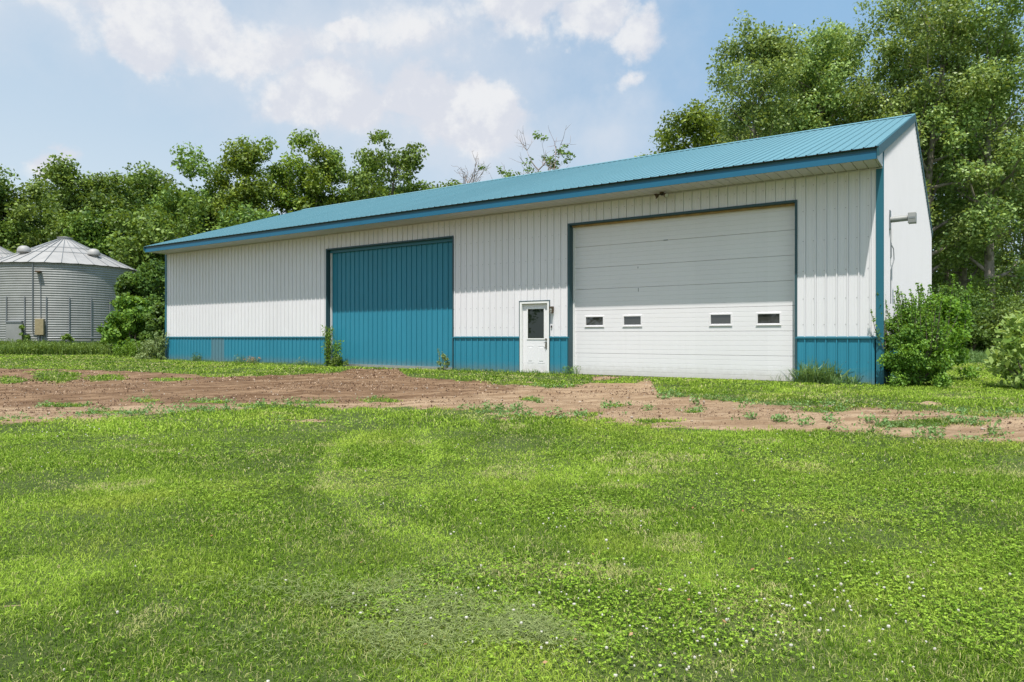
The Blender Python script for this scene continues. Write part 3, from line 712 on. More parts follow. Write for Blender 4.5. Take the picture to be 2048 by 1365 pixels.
def tree(x, y, h, cr, seed, label, group, leafm='leaf', barkm='bark', cb=.25, dens=1.0, leafs=.26, nl=15, stems=1, lean=(0, 0), wind=None,
         clr=(.65, 1.15), name='tree', per=95, top=1.0, z=None):
    h *= 1.06; r = np.random.default_rng(seed); rr = random.Random(seed)
    e = empty(name, (x, y, (gz(x, y) if z is None else z)-.05), 0, label, 'tree', group)
    mb = MB(); cs = []; rs = []
    for s in range(stems):
        a = rr.uniform(0, 6.28); off = .0 if stems == 1 else rr.uniform(.3, .9)
        d = Vector((lean[0]+math.cos(a)*(.0 if stems == 1 else .16), lean[1]+math.sin(a)*(.0 if stems == 1 else .12), 1))
        hh = h*.86*(1 if s == 0 else rr.uniform(.72, .95)); r0 = h*.0155*(1 if stems == 1 else .8)
        tp, tr = limb(mb, (math.cos(a)*off, math.sin(a)*off, 0), d, hh, r0, r, .12, .12, 10, 8, .12)
        nn = nl if stems == 1 else int(nl*.7)
        for i in range(nn):
            f = cb+(1-cb)*(i+.5*rr.random())/nn; k = min(9.99, f*10); p = tp[int(k)].lerp(tp[int(k)+1], k-int(k))
            az = i*2.4+rr.uniform(-.5, .5)+s; el = rr.uniform(.15, .7)+.35*f
            pf = math.sin(math.pi*(.18+.62*(f-cb)/(1-cb)))**.6*.95+.05
            ln = cr*pf*rr.uniform(.65, 1.12)
            dv = Vector((math.cos(az)*math.cos(el), math.sin(az)*math.cos(el), math.sin(el)))
            lp, lr = limb(mb, p, dv, ln, tr[int(k)]*.5, r, .5, .12, 5, 5, .25)
            cs.append(lp[-1]); rs.append(rr.uniform(*clr))
            for q in range(3):
                j = rr.randint(2, 5); dv2 = (dv+Vector(r.normal(size=3))*.8).normalized()
                sp, _ = limb(mb, lp[j], dv2, ln*rr.uniform(.22, .45), lr[j]*.55, r, .6, .05, 3, 4, .3)
                cs.append(sp[-1]); rs.append(rr.uniform(*clr)*.85)
                if rr.random() < .4: cs.append(sp[1]); rs.append(rr.uniform(*clr)*.6)
        cs.append(tp[-1]); rs.append(clr[1]*.9); cs.append(tp[-2]); rs.append(clr[1]*.8)
    mb.build('trunk', M[barkm], e, smooth=True)
    keep = [i for i in range(len(cs)) if rr.random() < dens]
    V, T = clumps([cs[i] for i in keep], [rs[i] for i in keep], per, leafs, r, wind=wind)
    np_mesh('crown', V, M[leafm], T, e)
    return e

def shrub(x, y, rx, h, seed, label, name='shrub', cat='shrub', leafm='leaf_dark', leafs=.09, n=7000, blobs=26, group=None, stemn=7, spiky=0, z=None, ry=None, clr=.32, aspect=.55, barkm='bark'):
    r = np.random.default_rng(seed); e = empty(name, (x, y, (gz(x, y) if z is None else z)-.03), 0, label, cat, group)
    ry = ry or rx; cs = []; rs = []; mb = MB()
    for i in range(blobs):
        a = r.uniform(0, 6.283); q = r.uniform(.15, 1)**.6; f = r.random()
        w = math.sqrt(max(0, 1-(max(0, f-.35)/.65)**2))*.78+.02
        cs.append(np.array([math.cos(a)*rx*q*w, math.sin(a)*ry*q*w, h*(.07+.80*f)])); rs.append(min(rx, h)*clr*r.uniform(.65, 1.2))
    for i in range(stemn):
        c = cs[i % len(cs)]; mb.tube([(c[0]*.15, c[1]*.15, 0), (c[0]*.5, c[1]*.5, c[2]*.55), tuple(c)], [.018*h, .012*h, .004*h], 5, cap=False)
    V = []; T = []
    if spiky:
        for i in range(spiky):
            a = r.uniform(0, 6.283); q = r.random()*.7; b = np.array([math.cos(a)*rx*q, math.sin(a)*ry*q, h*.45]); ln = h*r.uniform(.35, .75)
            d = np.array([math.cos(a)*.28*q+r.normal()*.1, math.sin(a)*.2*q, 1.0]); d /= np.linalg.norm(d)
            tp = b+d*ln; mb.tube([b, b+d*ln*.5+r.normal(size=3)*.02, tp], [.006*h, .004*h, .0015*h], 4, cap=False)
            k = int(ln*75); f = r.random(k)[:, None]; P = b+d*ln*f+r.normal(size=(k, 3))*.045*(1.25-f)*h*.45
            nr = norm(unit(k, r)+np.array([0, 0, .6])); l = leafs*(.6+.7*r.random(k)); V.append(leaf_quads(P, unit(k, r)+np.array([0, 0, .4]), nr, l, l*aspect)); T.append(r.random(k))
    mb.build('stems', M[barkm], e)
    tot = sum(q*q for q in rs); v, t = clumps(cs, rs, n/tot, leafs, r, flat=.9, aspect=aspect); V.append(v); T.append(t)
    V = np.concatenate(V); T = np.concatenate(T); V[:, :, 2] = np.maximum(V[:, :, 2], .02)
    np_mesh('foliage', V, M[leafm], T, e); return e

def blades(P, h, w, r, lean=.5, tint=None, flatten=None):
    """curved two-part blades rooted at P: returns quads and tints"""
    n = len(P); a = r.random(n)*6.283; b = r.random(n)*6.283
    side = np.stack([np.cos(a), np.sin(a), np.zeros(n)], 1)*w[:, None]*.5
    ld = np.stack([np.cos(b), np.sin(b), np.zeros(n)], 1)
    k = (r.random(n)*lean)[:, None]; hh = h[:, None]; up = np.array([0, 0, 1.])
    m = P+up*hh*.55+ld*hh*k*.35; t = P+up*hh*(1-.35*k)+ld*hh*k
    q1 = np.stack([P-side, P+side, m+side*.8, m-side*.8], 1); q2 = np.stack([m-side*.8, m+side*.8, t+side*.12, t-side*.12], 1)
    tt = np.clip(r.normal(.45, .25, n), 0, 1) if tint is None else tint
    return np.concatenate([q1, q2]), np.concatenate([tt, tt])

def tuft(x, y, rad, h, n, seed, label, name='weed_clump', cat='weeds', matl='reed', wid=.012, lean=1.0, group=None, leaves=0, leafm=None, leafs=.05):
    r = np.random.default_rng(seed); z = gz(x, y); e = empty(name, (x, y, z-.01), 0, label, cat, group)
    a = r.random(n)*6.283; q = np.sqrt(r.random(n))*rad*.75
    P = np.stack([np.cos(a)*q, np.sin(a)*q*.6, np.zeros(n)], 1)
    V, T = blades(P, h*(.5+.6*r.random(n)), np.full(n, wid), r, lean); np_mesh('blades', V, M[matl], T, e)
    if leaves:
        u = unit(leaves, r)*np.array([rad, rad*.7, h*.5]); P = u*(r.random((leaves, 1))**.4)+np.array([0, 0, h*.52])
        l = leafs*(.6+.8*r.random(leaves)); np_mesh('leaves', leaf_quads(P, unit(leaves, r), norm(unit(leaves, r)+np.array([0, 0, .8])), l, l*.55), M[leafm or matl], r.random(leaves), e)
    return e

# ------------------------------------------------------------------ trees
GL = 'trees of the shelterbelt behind the grain bins'; GM = 'trees showing over the shed roof'; GR = 'tall trees of the grove at right'
# (px, top row, Y, crown radius m, label)
left = [(-60, 345, 66, 3.6, 'leafy tree cut by the left edge behind the second grain bin'),
        (28, 335, 68, 3.0, 'round-topped leafy tree at far left above the grain bin'),
        (105, 350, 72, 2.9, 'lower green tree directly behind the grain bin peak'),
        (175, 325, 66, 3.3, 'broad leafy tree just right of the grain bin peak'),
        (245, 318, 70, 3.3, 'tallest leafy tree between the grain bin and the shed'),
        (318, 330, 74, 3.0, 'green tree over the far left corner of the shed roof'),
        (385, 325, 66, 3.5, 'big leafy tree whose crown slopes down behind the left roof end'),
        (60, 420, 68, 3.0, 'shorter tree in front of the row, left of the bin roof'),
        (300, 430, 60, 3.2, 'short bushy tree in front of the row beside the shed eave'),
        (452, 372, 66, 3.0, 'rounded lower tree touching the roof slope on the left'),
        (140, 362, 78, 3.2, 'far tree filling the dip behind the bin peak'), (350, 350, 80, 3.2, 'far tree filling the dip over the left roof corner'),
        (520, 400, 60, 2.4, 'low tree half hidden by the roof slope at left'),
        (200, 425, 65, 2.8, 'short leafy tree right of the bin roof vent')]
for i, (px, ty, Y, cr, lb) in enumerate(left):
    g0 = gz(at(px, Y), Y)
    tree(at(px, Y), Y, (hz(ty+26, Y)-g0)*.955, cr*1.35, 100+i, lb, GL, 'leaf', 'bark', .1, .97, .33, 24, 1, clr=(1.0, 1.8), per=105)
mid = [(500, 318, 66, 2.6, 'leaf_yellow', 'yellow-green tree at the left end of the group over the roof'),
       (560, 306, 68, 2.6, 'leaf_yellow', 'yellow-green tree second from left over the roof'),
       (615, 315, 70, 2.4, 'leaf_yellow', 'dense tree in the middle of the group over the roof'),
       (680, 298, 68, 2.6, 'leaf', 'open-crowned tree with visible limbs left of the highest crown'),
       (765, 276, 64, 2.5, 'leaf', 'highest tree over the roof, with a narrow two-part crown'),
       (812, 345, 66, 1.7, 'leaf', 'small crown leaning off the right side of the highest tree'),
       (872, 364, 62, 1.1, 'leaf', 'low bush-like crown peeking over the roof ridge')]
for i, (px, ty, Y, cr, lf, lb) in enumerate(mid):
    tree(at(px, Y), Y, hz(ty, Y), cr*1.45, 200+i, lb, GM, lf, 'bark', .3, .95 if i < 3 else .85, .31, 22, 1 if i != 3 else 2, clr=(.85, 1.5) if i < 3 else (.7, 1.3), per=125)
tree(at(1045, 60), 60, hz(292, 60), 3.0, 311, 'thin half-dead tree with scattered leaf tufts over the roof ridge', GM, 'leaf', 'dead', .8, .8, .24, 14, 2, clr=(.3, .66), per=120)
tree(at(1385, 58), 58, hz(252, 58), 5.0, 312, 'low rounded tree behind the ridge left of the tall grove', GR, 'leaf_yellow', 'bark', .3, .99, .27, 26, 1, clr=(1.0, 1.6), per=150)
def dead_tree(px, ty, Y, spread, seed, label, matl='dead'):
    r = np.random.default_rng(seed); rr = random.Random(seed); x = at(px, Y); h = hz(ty, Y)
    e = empty('bare_tree', (x, Y, gz(x, Y)), 0, label, 'tree', 'bare dead trees'); mb = MB()
    tp, tr = limb(mb, (0, 0, 0), (0, 0, 1), h*.82, .14, r, .1, .1, 8, 6, .3)
    for i in range(9):
        k = rr.randint(5, 8); az = rr.uniform(0, 6.28); el = rr.uniform(.6, 1.2); dv = Vector((math.cos(az)*math.cos(el), math.sin(az)*math.cos(el), math.sin(el)))
        lp, lr = limb(mb, tp[k], dv, spread*rr.uniform(.8, 1.4), .055, r, .5, .25, 6, 4, .2)
        for q in range(5):
            j = rr.randint(1, 6); sp, s2 = limb(mb, lp[j], dv+Vector(r.normal(size=3))*.7, spread*rr.uniform(.3, .6), .028, r, .5, .2, 4, 3, .3)
            for w in range(2): limb(mb, sp[rr.randint(1, 4)], dv+Vector(r.normal(size=3))*.8, spread*.28, .017, r, .5, .1, 3, 3, .4)
    mb.build('trunk', M[matl], e); return e
dead_tree(945, 312, 58, 2.0, 1, 'bare dead tree, left of the two over the ridge')
dead_tree(965, 300, 58, 1.9, 2, 'bare dead tree, right of the two over the ridge')
dead_tree(1052, 268, 61, 2.6, 3, 'bare grey crown sticking up through the half-dead tree')
dead_tree(1108, 308, 60, 2.6, 4, 'reddish bare twiggy tree right of the half-dead tree', 'redtwig')
right = [(1498, 90, 50, 2.5, .5, 'tall tree at the left end of the grove with an upright crown'),
         (1455, 215, 54, 1.6, .6, 'small crown low on the left flank of the grove'),
         (1560, 125, 55, 2.0, .5, 'slimmer tree behind the left end of the grove'),
         (1640, 58, 50, 2.9, .42, 'tall tree second from left in the grove, left of the roof peak'),
         (1722, 62, 53, 3.5, .4, 'tree filling the gap just left of the roof peak'),
         (1770, 22, 50, 3.0, .34, 'tall tree right above the roof peak'),
         (1848, -15, 47, 3.4, .27, 'tall tree with pale trunk just right of the gable'),
         (1920, 30, 52, 2.9, .24, 'tree with forked limbs between gable and right edge'),
         (1990, 15, 45, 3.0, .27, 'tall leaning tree near the right edge'),
         (2075, -40, 48, 3.2, .2, 'tall tree cut by the right edge of the picture'),
         (1895, 230, 57, 2.8, .15, 'shorter tree filling behind the gable corner'),
         (2015, 250, 56, 2.8, .15, 'shorter tree deep in the grove at right'),
         (1955, 120, 60, 2.8, .3, 'tree standing farthest back in the right grove')]
for i, (px, ty, Y, cr, cb, lb) in enumerate(right):
    x = at(px, Y); h = hz(ty, Y)-gz(x, Y)
    tree(x, Y, h, cr*1.45, 400+i*3, lb, GR, 'leaf_willow', 'pale_bark', cb*.85, .93, .22, 30, 2 if i in (5, 7) else 1, (.04 if i % 2 else -.03, 0), wind=(.5, 0, -.45), clr=(.75, 1.55), per=180)
# undergrowth of the grove and thicket between bin and shed
und = [(1880, 620, 34, 1.7, 'dark bush at the foot of the grove beside the gable'), (1935, 640, 36, 1.6, 'low dark bush in the grove shade'),
       (1975, 610, 37, 1.9, 'leafy bush under the grove, taller than its neighbours'), (2035, 600, 35, 1.8, 'bush at the right edge under the grove'),
       (2090, 560, 38, 2.4, 'large bush just outside the right edge'), (1905, 560, 42, 2.2, 'tall bush behind the gable corner in deep shade'),
       (1990, 540, 44, 2.4, 'tall understorey bush between the grove trunks')]
for i, (px, ty, Y, rx, lb) in enumerate(und):
    x = at(px, Y); shrub(x, Y, rx, hz(ty, Y)-gz(x, Y), 500+i, lb, leafm='leaf_dark' if i % 3 else 'leaf', leafs=.17, n=6500, blobs=30, group='undergrowth of the grove')
th = [(300, 505, 44, 2.0, 'tall dark thicket bush against the left end of the shed'), (264, 585, 41, 1.75, 'round thicket bush beside the bin wall'),
      (252, 525, 43.5, 1.35, 'dark bush overlapping the right side of the bin wall'), (322, 600, 38, 1.2, 'bush touching the shed corner'), (235, 640, 44, .9, 'low bush at the right foot of the bin')]
for i, (px, ty, Y, rx, lb) in enumerate(th):
    x = at(px, Y); shrub(x, Y, rx, hz(ty, Y)-gz(x, Y), 520+i, lb, leafm='leaf_mid' if i in (1, 4) else 'leaf_dark', leafs=.23, n=7000, blobs=40, clr=.27, group='thicket between bin and shed')
for px, ty, Y, rx, sd, lb in ((46, 645, 47.2, .42, 1, 'ivy column climbing beside the bin access door'), (137, 663, 47.2, .55, 2, 'round ivy tuft low on the bin wall')):
    shrub(at(px, Y), Y, rx, hz(ty, Y)-gz(at(px, Y), Y), 540+sd, lb, 'vine', 'vine', 'leaf', .15, 900, 12, 'vines on the grain bin')
# far backdrop woods behind the near rows
def far_wood(x0, x1, Y0, Y1, h, n, seed, label):
    r = np.random.default_rng(seed); cs = np.stack([r.uniform(x0, x1, n), r.uniform(Y0, Y1, n), r.random(n)**.8*h], 1)
    rs = r.uniform(.9, 1.6, n); V, T = clumps(cs, rs, 34, .42, r)
    o = np_mesh('woodland', V, M['leaf_dark'], T); tag(o, label, 'wood', kind='stuff')
far_wood(-62, -26, 78, 90, 11.0, 420, 5, 'dense far woodland filling the gaps behind the left trees')
far_wood(34, 58, 60, 76, 6.5, 260, 6, 'dim woodland low between the trunks of the right grove')

# shrubs at the near corner ------------------------------------------------
shrub(at(1828, 15.3)+.0, 15.4, .86, 1.85, 601, 'dense upright green shrub against the near right corner of the shed', leafm='leaf_mid', leafs=.06, n=26000, blobs=60, spiky=70, stemn=14, clr=.25)
shrub(at(1878, 17.2), 17.2, .86, 2.3, 602, 'bright yellow-green shrub behind the dark corner shrub', leafm='leaf_bright', leafs=.085, n=11000, blobs=40, spiky=10, clr=.34)
shrub(at(2062, 15.0), 15.0, .85, 1.95, 603, 'pale large-leaved shrub cut by the right edge', leafm='leaf_pale', leafs=.16, n=1500, blobs=30, clr=.36, aspect=.5)
# small plants along the wall ---------------------------------------------
def vine_stem(x, y, h, spread, n, seed, label, leafm='leaf_bright', leafs=.085, name='sapling'):
    r = np.random.default_rng(seed); e = empty(name, (x, y, gz(x, y)), 0, label, 'weed' if name != 'sapling' else 'sapling'); mb = MB(); V = []; T = []
    for i in range(n):
        a = r.uniform(0, 6.28); hh = h*r.uniform(.45, 1.0) if i else h
        pts = [Vector((0, 0, 0))]
        for k in range(6): pts.append(Vector((math.cos(a)*spread*(k+1)/6*r.uniform(.6, 1.2), math.sin(a)*spread*.5*(k+1)/6, hh*(k+1)/6)))
        mb = MB(); mb.tube(pts, [.009-.001*k for k in range(7)], 4, cap=False); mb.build('stem', M['bark'], e)
        m_ = int(120*hh); f = r.random(m_)**.85*6; P = np.array([pts[int(q)].lerp(pts[min(6, int(q)+1)], q-int(q)) for q in f*.999])+r.normal(size=(m_, 3))*np.array([.07, .05, .04])
        l = leafs*(.6+.7*r.random(m_)); V.append(leaf_quads(P, unit(m_, r)+np.array([0, 0, -.5]), norm(unit(m_, r)*.8+np.array([0, -.4, .7])), l, l*.5)); T.append(r.random(m_))
    np_mesh('leaves', np.concatenate(V), M[leafm], np.concatenate(T), e); return e
x, y, _ = loc(-.12, 17.95, 0); vine_stem(x, y, 1.45, .12, 4, 1, 'spindly sapling climbing the left jamb of the teal sliding door')
x, y, _ = loc(-.2, 17.35, 0); vine_stem(x, y, .95, .14, 4, 2, 'shorter leafy sapling right of the spindly one at the sliding door')
x, y, _ = loc(-.25, 17.3, 0); shrub(x, y, .38, .42, 611, 'low leafy weed at the left foot of the sliding door', 'weed_clump', 'weeds', 'leaf', .06, 1100, 14)
x, y, _ = loc(-.2, 12.45, 0); shrub(x, y, .24, .62, 612, 'grey-green flowering weed at the right foot of the sliding door', 'weed_clump', 'weeds', 'leaf_grey', .04, 1500, 16, spiky=8)
x, y, _ = loc(-.25, 1.3, 0); tuft(x, y, .62, .62, 380, 3, 'clump of long arching grass under the near teal wainscot', matl='reed', wid=.024, lean=1.7)
x, y, _ = loc(-.28, .75, 0); tuft(x, y, .4, .34, 90, 4, 'smaller grass tuft right of the long arching grass', matl='reed', wid=.02, lean=1.7)
x, y, _ = loc(-.1, 2.15, 0); tuft(x, y, .35, .26, 26, 5, 'few thin weeds at the right foot of the overhead door', matl='reed', wid=.008)
x, y, _ = loc(-.12, 7.85, 0); tuft(x, y, .32, .32, 60, 6, 'sprawling weeds at the left foot of the overhead door', leaves=90, leafm='leaf_bright', leafs=.05)
x, y, _ = loc(-.1, 26.3, 0); tuft(x, y, .3, .42, 60, 7, 'dark little weed left of the faded wainscot panel', leaves=120, leafm='leaf_dark', leafs=.06)
x, y, _ = loc(-.1, 22.35, 0); tuft(x, y, .42, .34, 90, 8, 'brownish dry weed under the middle of the left wainscot', matl='reed', leaves=160, leafm='leaf_red', leafs=.05)
x, y, _ = loc(-.1, 23.3, 0); tuft(x, y, .3, .4, 50, 9, 'wispy weed right of the faded wainscot panel', leaves=40, leafm='leaf_grey', leafs=.05)
x, y, _ = loc(-.1, 19.4, 0); tuft(x, y, .3, .34, 40, 10, 'wispy weed near the sliding door on the left wainscot', leaves=20, leafm='leaf_grey', leafs=.05)
for k, (px, Y, rx, ty, lf, lb) in enumerate([(298, 33.5, .8, 680, 'leaf_grey', 'grey-green tall weeds at the left corner of the shed'), (323, 31.5, .22, 668, 'leaf_grey', 'spiky seed stalks against the left corner trim'),
        (262, 37, 1.1, 684, 'leaf_bright', 'loose green weeds left of the grey-green corner weeds')]):
    x = at(px, Y); shrub(x, Y, rx, hz(ty, Y)-gz(x, Y), 630+k, lb, 'weed_clump', 'weeds', lf, .09, 2600, 22, spiky=14)

# ------------------------------------------------------------------ grass, clover, weeds, stones (uncountable)
def inside_shed(x, y):
    dx = x-C0[0]; dy = y-C0[1]; d = dx*Vv[0]+dy*Vv[1]; t = dx*U[0]+dy*U[1]
    return (d > -.03) & (t > -.03) & (t < L_+.05) & (d < W_+.1)
def scatter(y0, y1, dens, r, xl=-.84, xr=.84, marg=1.0):
    A = (xr-xl)*(y1*y1-y0*y0)/2+2*marg*(y1-y0); n = int(A*dens)
    y = y0+(y1-y0)*r.random(n); w = (xr-xl)*y+2*marg; keep = r.random(n) < w/((xr-xl)*y1+2*marg)
    y = y[keep]; x = xl*y-marg+r.random(len(y))*((xr-xl)*y+2*marg)
    k = ~inside_shed(x, y); return x[k], y[k]
def lawn():
    r = np.random.default_rng(11); VV = []; TT = []
    for y0, y1, dens, w, h in [(2.2, 3.6, 15000, .0038, .038), (3.6, 5.2, 10500, .0048, .039), (5.2, 7.5, 6200, .0066, .042), (7.5, 10.5, 3300, .0095, .045), (10.5, 15, 1100, .016, .06), (15, 22, 460, .026, .06), (22, 34, 190, .04, .07), (34, 44, 70, .07, .08)]:
        x, y = scatter(y0, y1, dens*1.25, r)
        d = dirtmask(x, y)+(r.random(len(x))-.5)*2.2; k = d < .1; x = x[k]; y = y[k]
        # thicker and thinner growth
        g = fbm(x, y, 1.1, 41, 4); g2 = fbm(x, y, .35, 43, 3)
        k = r.random(len(x)) < np.clip(.42+(g-.34)*2.2, .3, 1); x = x[k]; y = y[k]; g = g[k]; g2 = g2[k]
        z = terrain(x, y); px = 1024+F_PX*x/y; py = HZ+F_PX*(EYE-z)/y
        n = len(x); hh = h*(.35+.75*r.random(n))*(.5+g*1.0); ww = w*(.6+.7*r.random(n))
        t = np.clip(r.normal(.40, .33, n)+(g2-.5)*1.3, 0, 1)
        # old wheel marks in the grass, lying lighter
        tr = np.full(len(x), 999.)
        for pl in ([(735, 862), (682, 888), (655, 925), (668, 975), (735, 1030), (860, 1085), (960, 1120)], [(845, 866), (868, 895), (872, 930), (850, 960), (835, 1000)]):
            for (ax, ay), (bx, by) in zip(pl[:-1], pl[1:]):
                q = np.clip(((px-ax)*(bx-ax)+(py-ay)*(by-ay)*6)/((bx-ax)**2+(by-ay)**2*6), 0, 1); sc = .7+(py-860)/200
                tr = np.minimum(tr, np.hypot(px-ax-q*(bx-ax), (py-ay-q*(by-ay))*1.6)/np.maximum(sc, .5))
        tk = sstep(32, 8, tr+(fbm(x, y, 3, 45, 3)-.5)*18)
        tk = np.maximum(tk, .7*sstep(.60, .72, fbm(x, y, .7, 46, 4)))
        t = np.clip(t+tk*.6, 0, 1); hh = hh*(1-.3*tk)
        dry = r.random(n) < .055+.10*(g2 < .42)+.45*sstep(.63, .72, fbm(x, y, 1.6, 47, 3)); t = np.where(dry, 1.35+.65*r.random(n), t)
        # raked clippings lie grey on top of the lawn
        cl = (((px-780)/230)**2+((py-1225)/75)**2+(g-.5)*2.2 < 1)|(((px-1080)/110)**2+((py-1255)/45)**2+(g-.5)*2 < .9)
        t = np.where(cl & (r.random(n) < .22), 1.3+.5*r.random(n), t)
        V, T = blades(np.stack([x, y, z-.003], 1), hh, ww, r, 1.5, t); VV.append(V); TT.append(T)
    o = np_mesh('grass', np.concatenate(VV), M['grass'], np.concatenate(TT)); tag(o, 'mown green lawn grass', 'grass', kind='stuff')
    return sum(map(len, VV))
def clover():
    r = np.random.default_rng(12); VV = []; TT = []
    for y0, y1, dens, ls in [(2.2, 4, 1700, .014), (4, 6.5, 950, .016), (6.5, 10, 260, .02), (10, 17, 60, .035), (17, 32, 12, .05)]:
        x, y = scatter(y0, y1, dens, r); d = dirtmask(x, y); k = d < .3
        x = x[k]; y = y[k]; z = terrain(x, y); px = 1024+F_PX*x/y; py = HZ+F_PX*(EYE-z)/y
        g = fbm(x, y, .8, 51, 4); f = np.clip((g-.5)*6+.75*sstep(850, 1250, px)*sstep(960, 1120, py), .05, 1)
        k = r.random(len(x)) < f; x = x[k]; y = y[k]; z = z[k]; n = len(x)
        P = np.stack([x, y, z+.018+.03*r.random(n)], 1); a = r.random(n)*6.283
        for j in range(3):
            aj = a+j*2.094; ax = np.stack([np.cos(aj), np.sin(aj), r.normal(0, .25, n)], 1); nr = norm(np.stack([r.normal(0, .3, n), r.normal(0, .3, n), np.ones(n)], 1))
            l = ls*(.7+.5*r.random(n)); VV.append(leaf_quads(P+norm(ax)*l[:, None]*.5, ax, nr, l, l*.9)); TT.append(np.clip(r.normal(.5, .28, n), 0, 1))
    o = np_mesh('clover', np.concatenate(VV), M['clover'], np.concatenate(TT)); tag(o, 'clover leaves among the lawn grass', 'clover', kind='stuff')
def ball_quads(P, rad, r):
    """small rounded heads: three crossed squashed rings of quads per point"""
    out = []; n = len(P); sq = .55+.75*r.random((n, 3))
    la = [-1.2, -.4, .4, 1.2]; lo = np.linspace(0, 2*math.pi, 7)
    for i in range(3):
        for j in range(6):
            q = []
            for (a, b) in ((la[i], lo[j]), (la[i], lo[j+1]), (la[i+1], lo[j+1]), (la[i+1], lo[j])):
                q.append(P+rad[:, None]*sq*np.array([math.cos(a)*math.cos(b), math.cos(a)*math.sin(b), math.sin(a)*.9]))
            out.append(np.stack(q, 1))
    return np.concatenate(out)
def blooms():
    r = np.random.default_rng(13); X = []; Y = []
    for cx, cy, sx, sy, n in [(1500, 1235, 190, 45, 110), (1680, 1130, 170, 30, 40), (1180, 1200, 200, 60, 60), (1100, 1060, 120, 30, 25), (1420, 1050, 330, 50, 40), (1350, 1320, 260, 30, 45), (1850, 1220, 160, 70, 22), (960, 1230, 160, 60, 25), (300, 1250, 250, 70, 8), (1500, 900, 500, 25, 60), (250, 900, 200, 30, 30), (900, 800, 900, 8, 0), (150, 870, 130, 8, 30), (1600, 800, 200, 6, 24), (1250, 960, 500, 30, 40)]:
        n = int(n*.62); px = r.normal(cx, sx, n); py = np.clip(r.normal(cy, sy, n), 855, 1500); Yd = 1.45*F_PX/(py-HZ)
        for a, b in zip(px, Yd): X.append((a-1024)/F_PX*b); Y.append(b)
    x = np.array(X); y = np.array(Y); z = terrain(x, y); n = len(x); rad = (.0055+.0035*r.random(n))*(1+.05*np.maximum(0, y-6))
    P = np.stack([x, y, z+.045+.02*r.random(n)], 1)
    V = ball_quads(P, rad, r); o = np_mesh('clover_flowers', V, M['petal'], r.random(len(V))); tag(o, 'scattered white clover flower heads in the lawn', 'clover flowers', kind='stuff')
    n = 16; px = np.concatenate([r.uniform(1000, 1600, 12), r.uniform(0, 2048, 4)]); py = r.uniform(1010, 1365, n); y = 1.45*F_PX/(py-HZ); x = (px-1024)/F_PX*y; z = terrain(x, y)
    V = leaf_quads(np.stack([x, y, z+.04], 1), unit(n, r)*np.array([1, 1, .3]), norm(unit(n, r)*.5+np.array([0, -.3, 1])), r.uniform(.022, .036, n), r.uniform(.012, .02, n))
    o = np_mesh('fallen_leaves', V, M['leaf_red'], r.random(n)); tag(o, 'tiny reddish dry leaves lying in the lawn', 'fallen leaves', kind='stuff')
    # dry clippings
    n = 17000; a = r.normal(size=(n, 2))*.62; px = 780+a[:, 0]*260; py = 1225+a[:, 1]*75; k = r.random(n) < .25; px[k] = 1085+r.normal(size=k.sum())*60; py[k] = 1262+r.normal(size=k.sum())*22
    y = 1.45*F_PX/(py-HZ); x = (px-1024)/F_PX*y; z = terrain(x, y)+.03+.018*r.random(n)
    kk = fbm(x, y, 2.2, 77, 4)+(r.random(n)-.5)*.25 > .5; x = x[kk]; y = y[kk]; z = z[kk]; n = len(x)
    V = leaf_quads(np.stack([x, y, z], 1), unit(n, r)*np.array([1, 1, .18]), norm(unit(n, r)*.4+np.array([0, 0, 1])), r.uniform(.03, .07, n), np.full(n, .0035))
    o = np_mesh('grass_clippings', V, M['clip'], r.random(n)); tag(o, 'mat of dry grey-green grass clippings on the lawn', 'grass clippings', kind='stuff')
M['clip'] = foliage('clippings', (.13, .175, .05, 1), (.33, .39, .14, 1), .2)
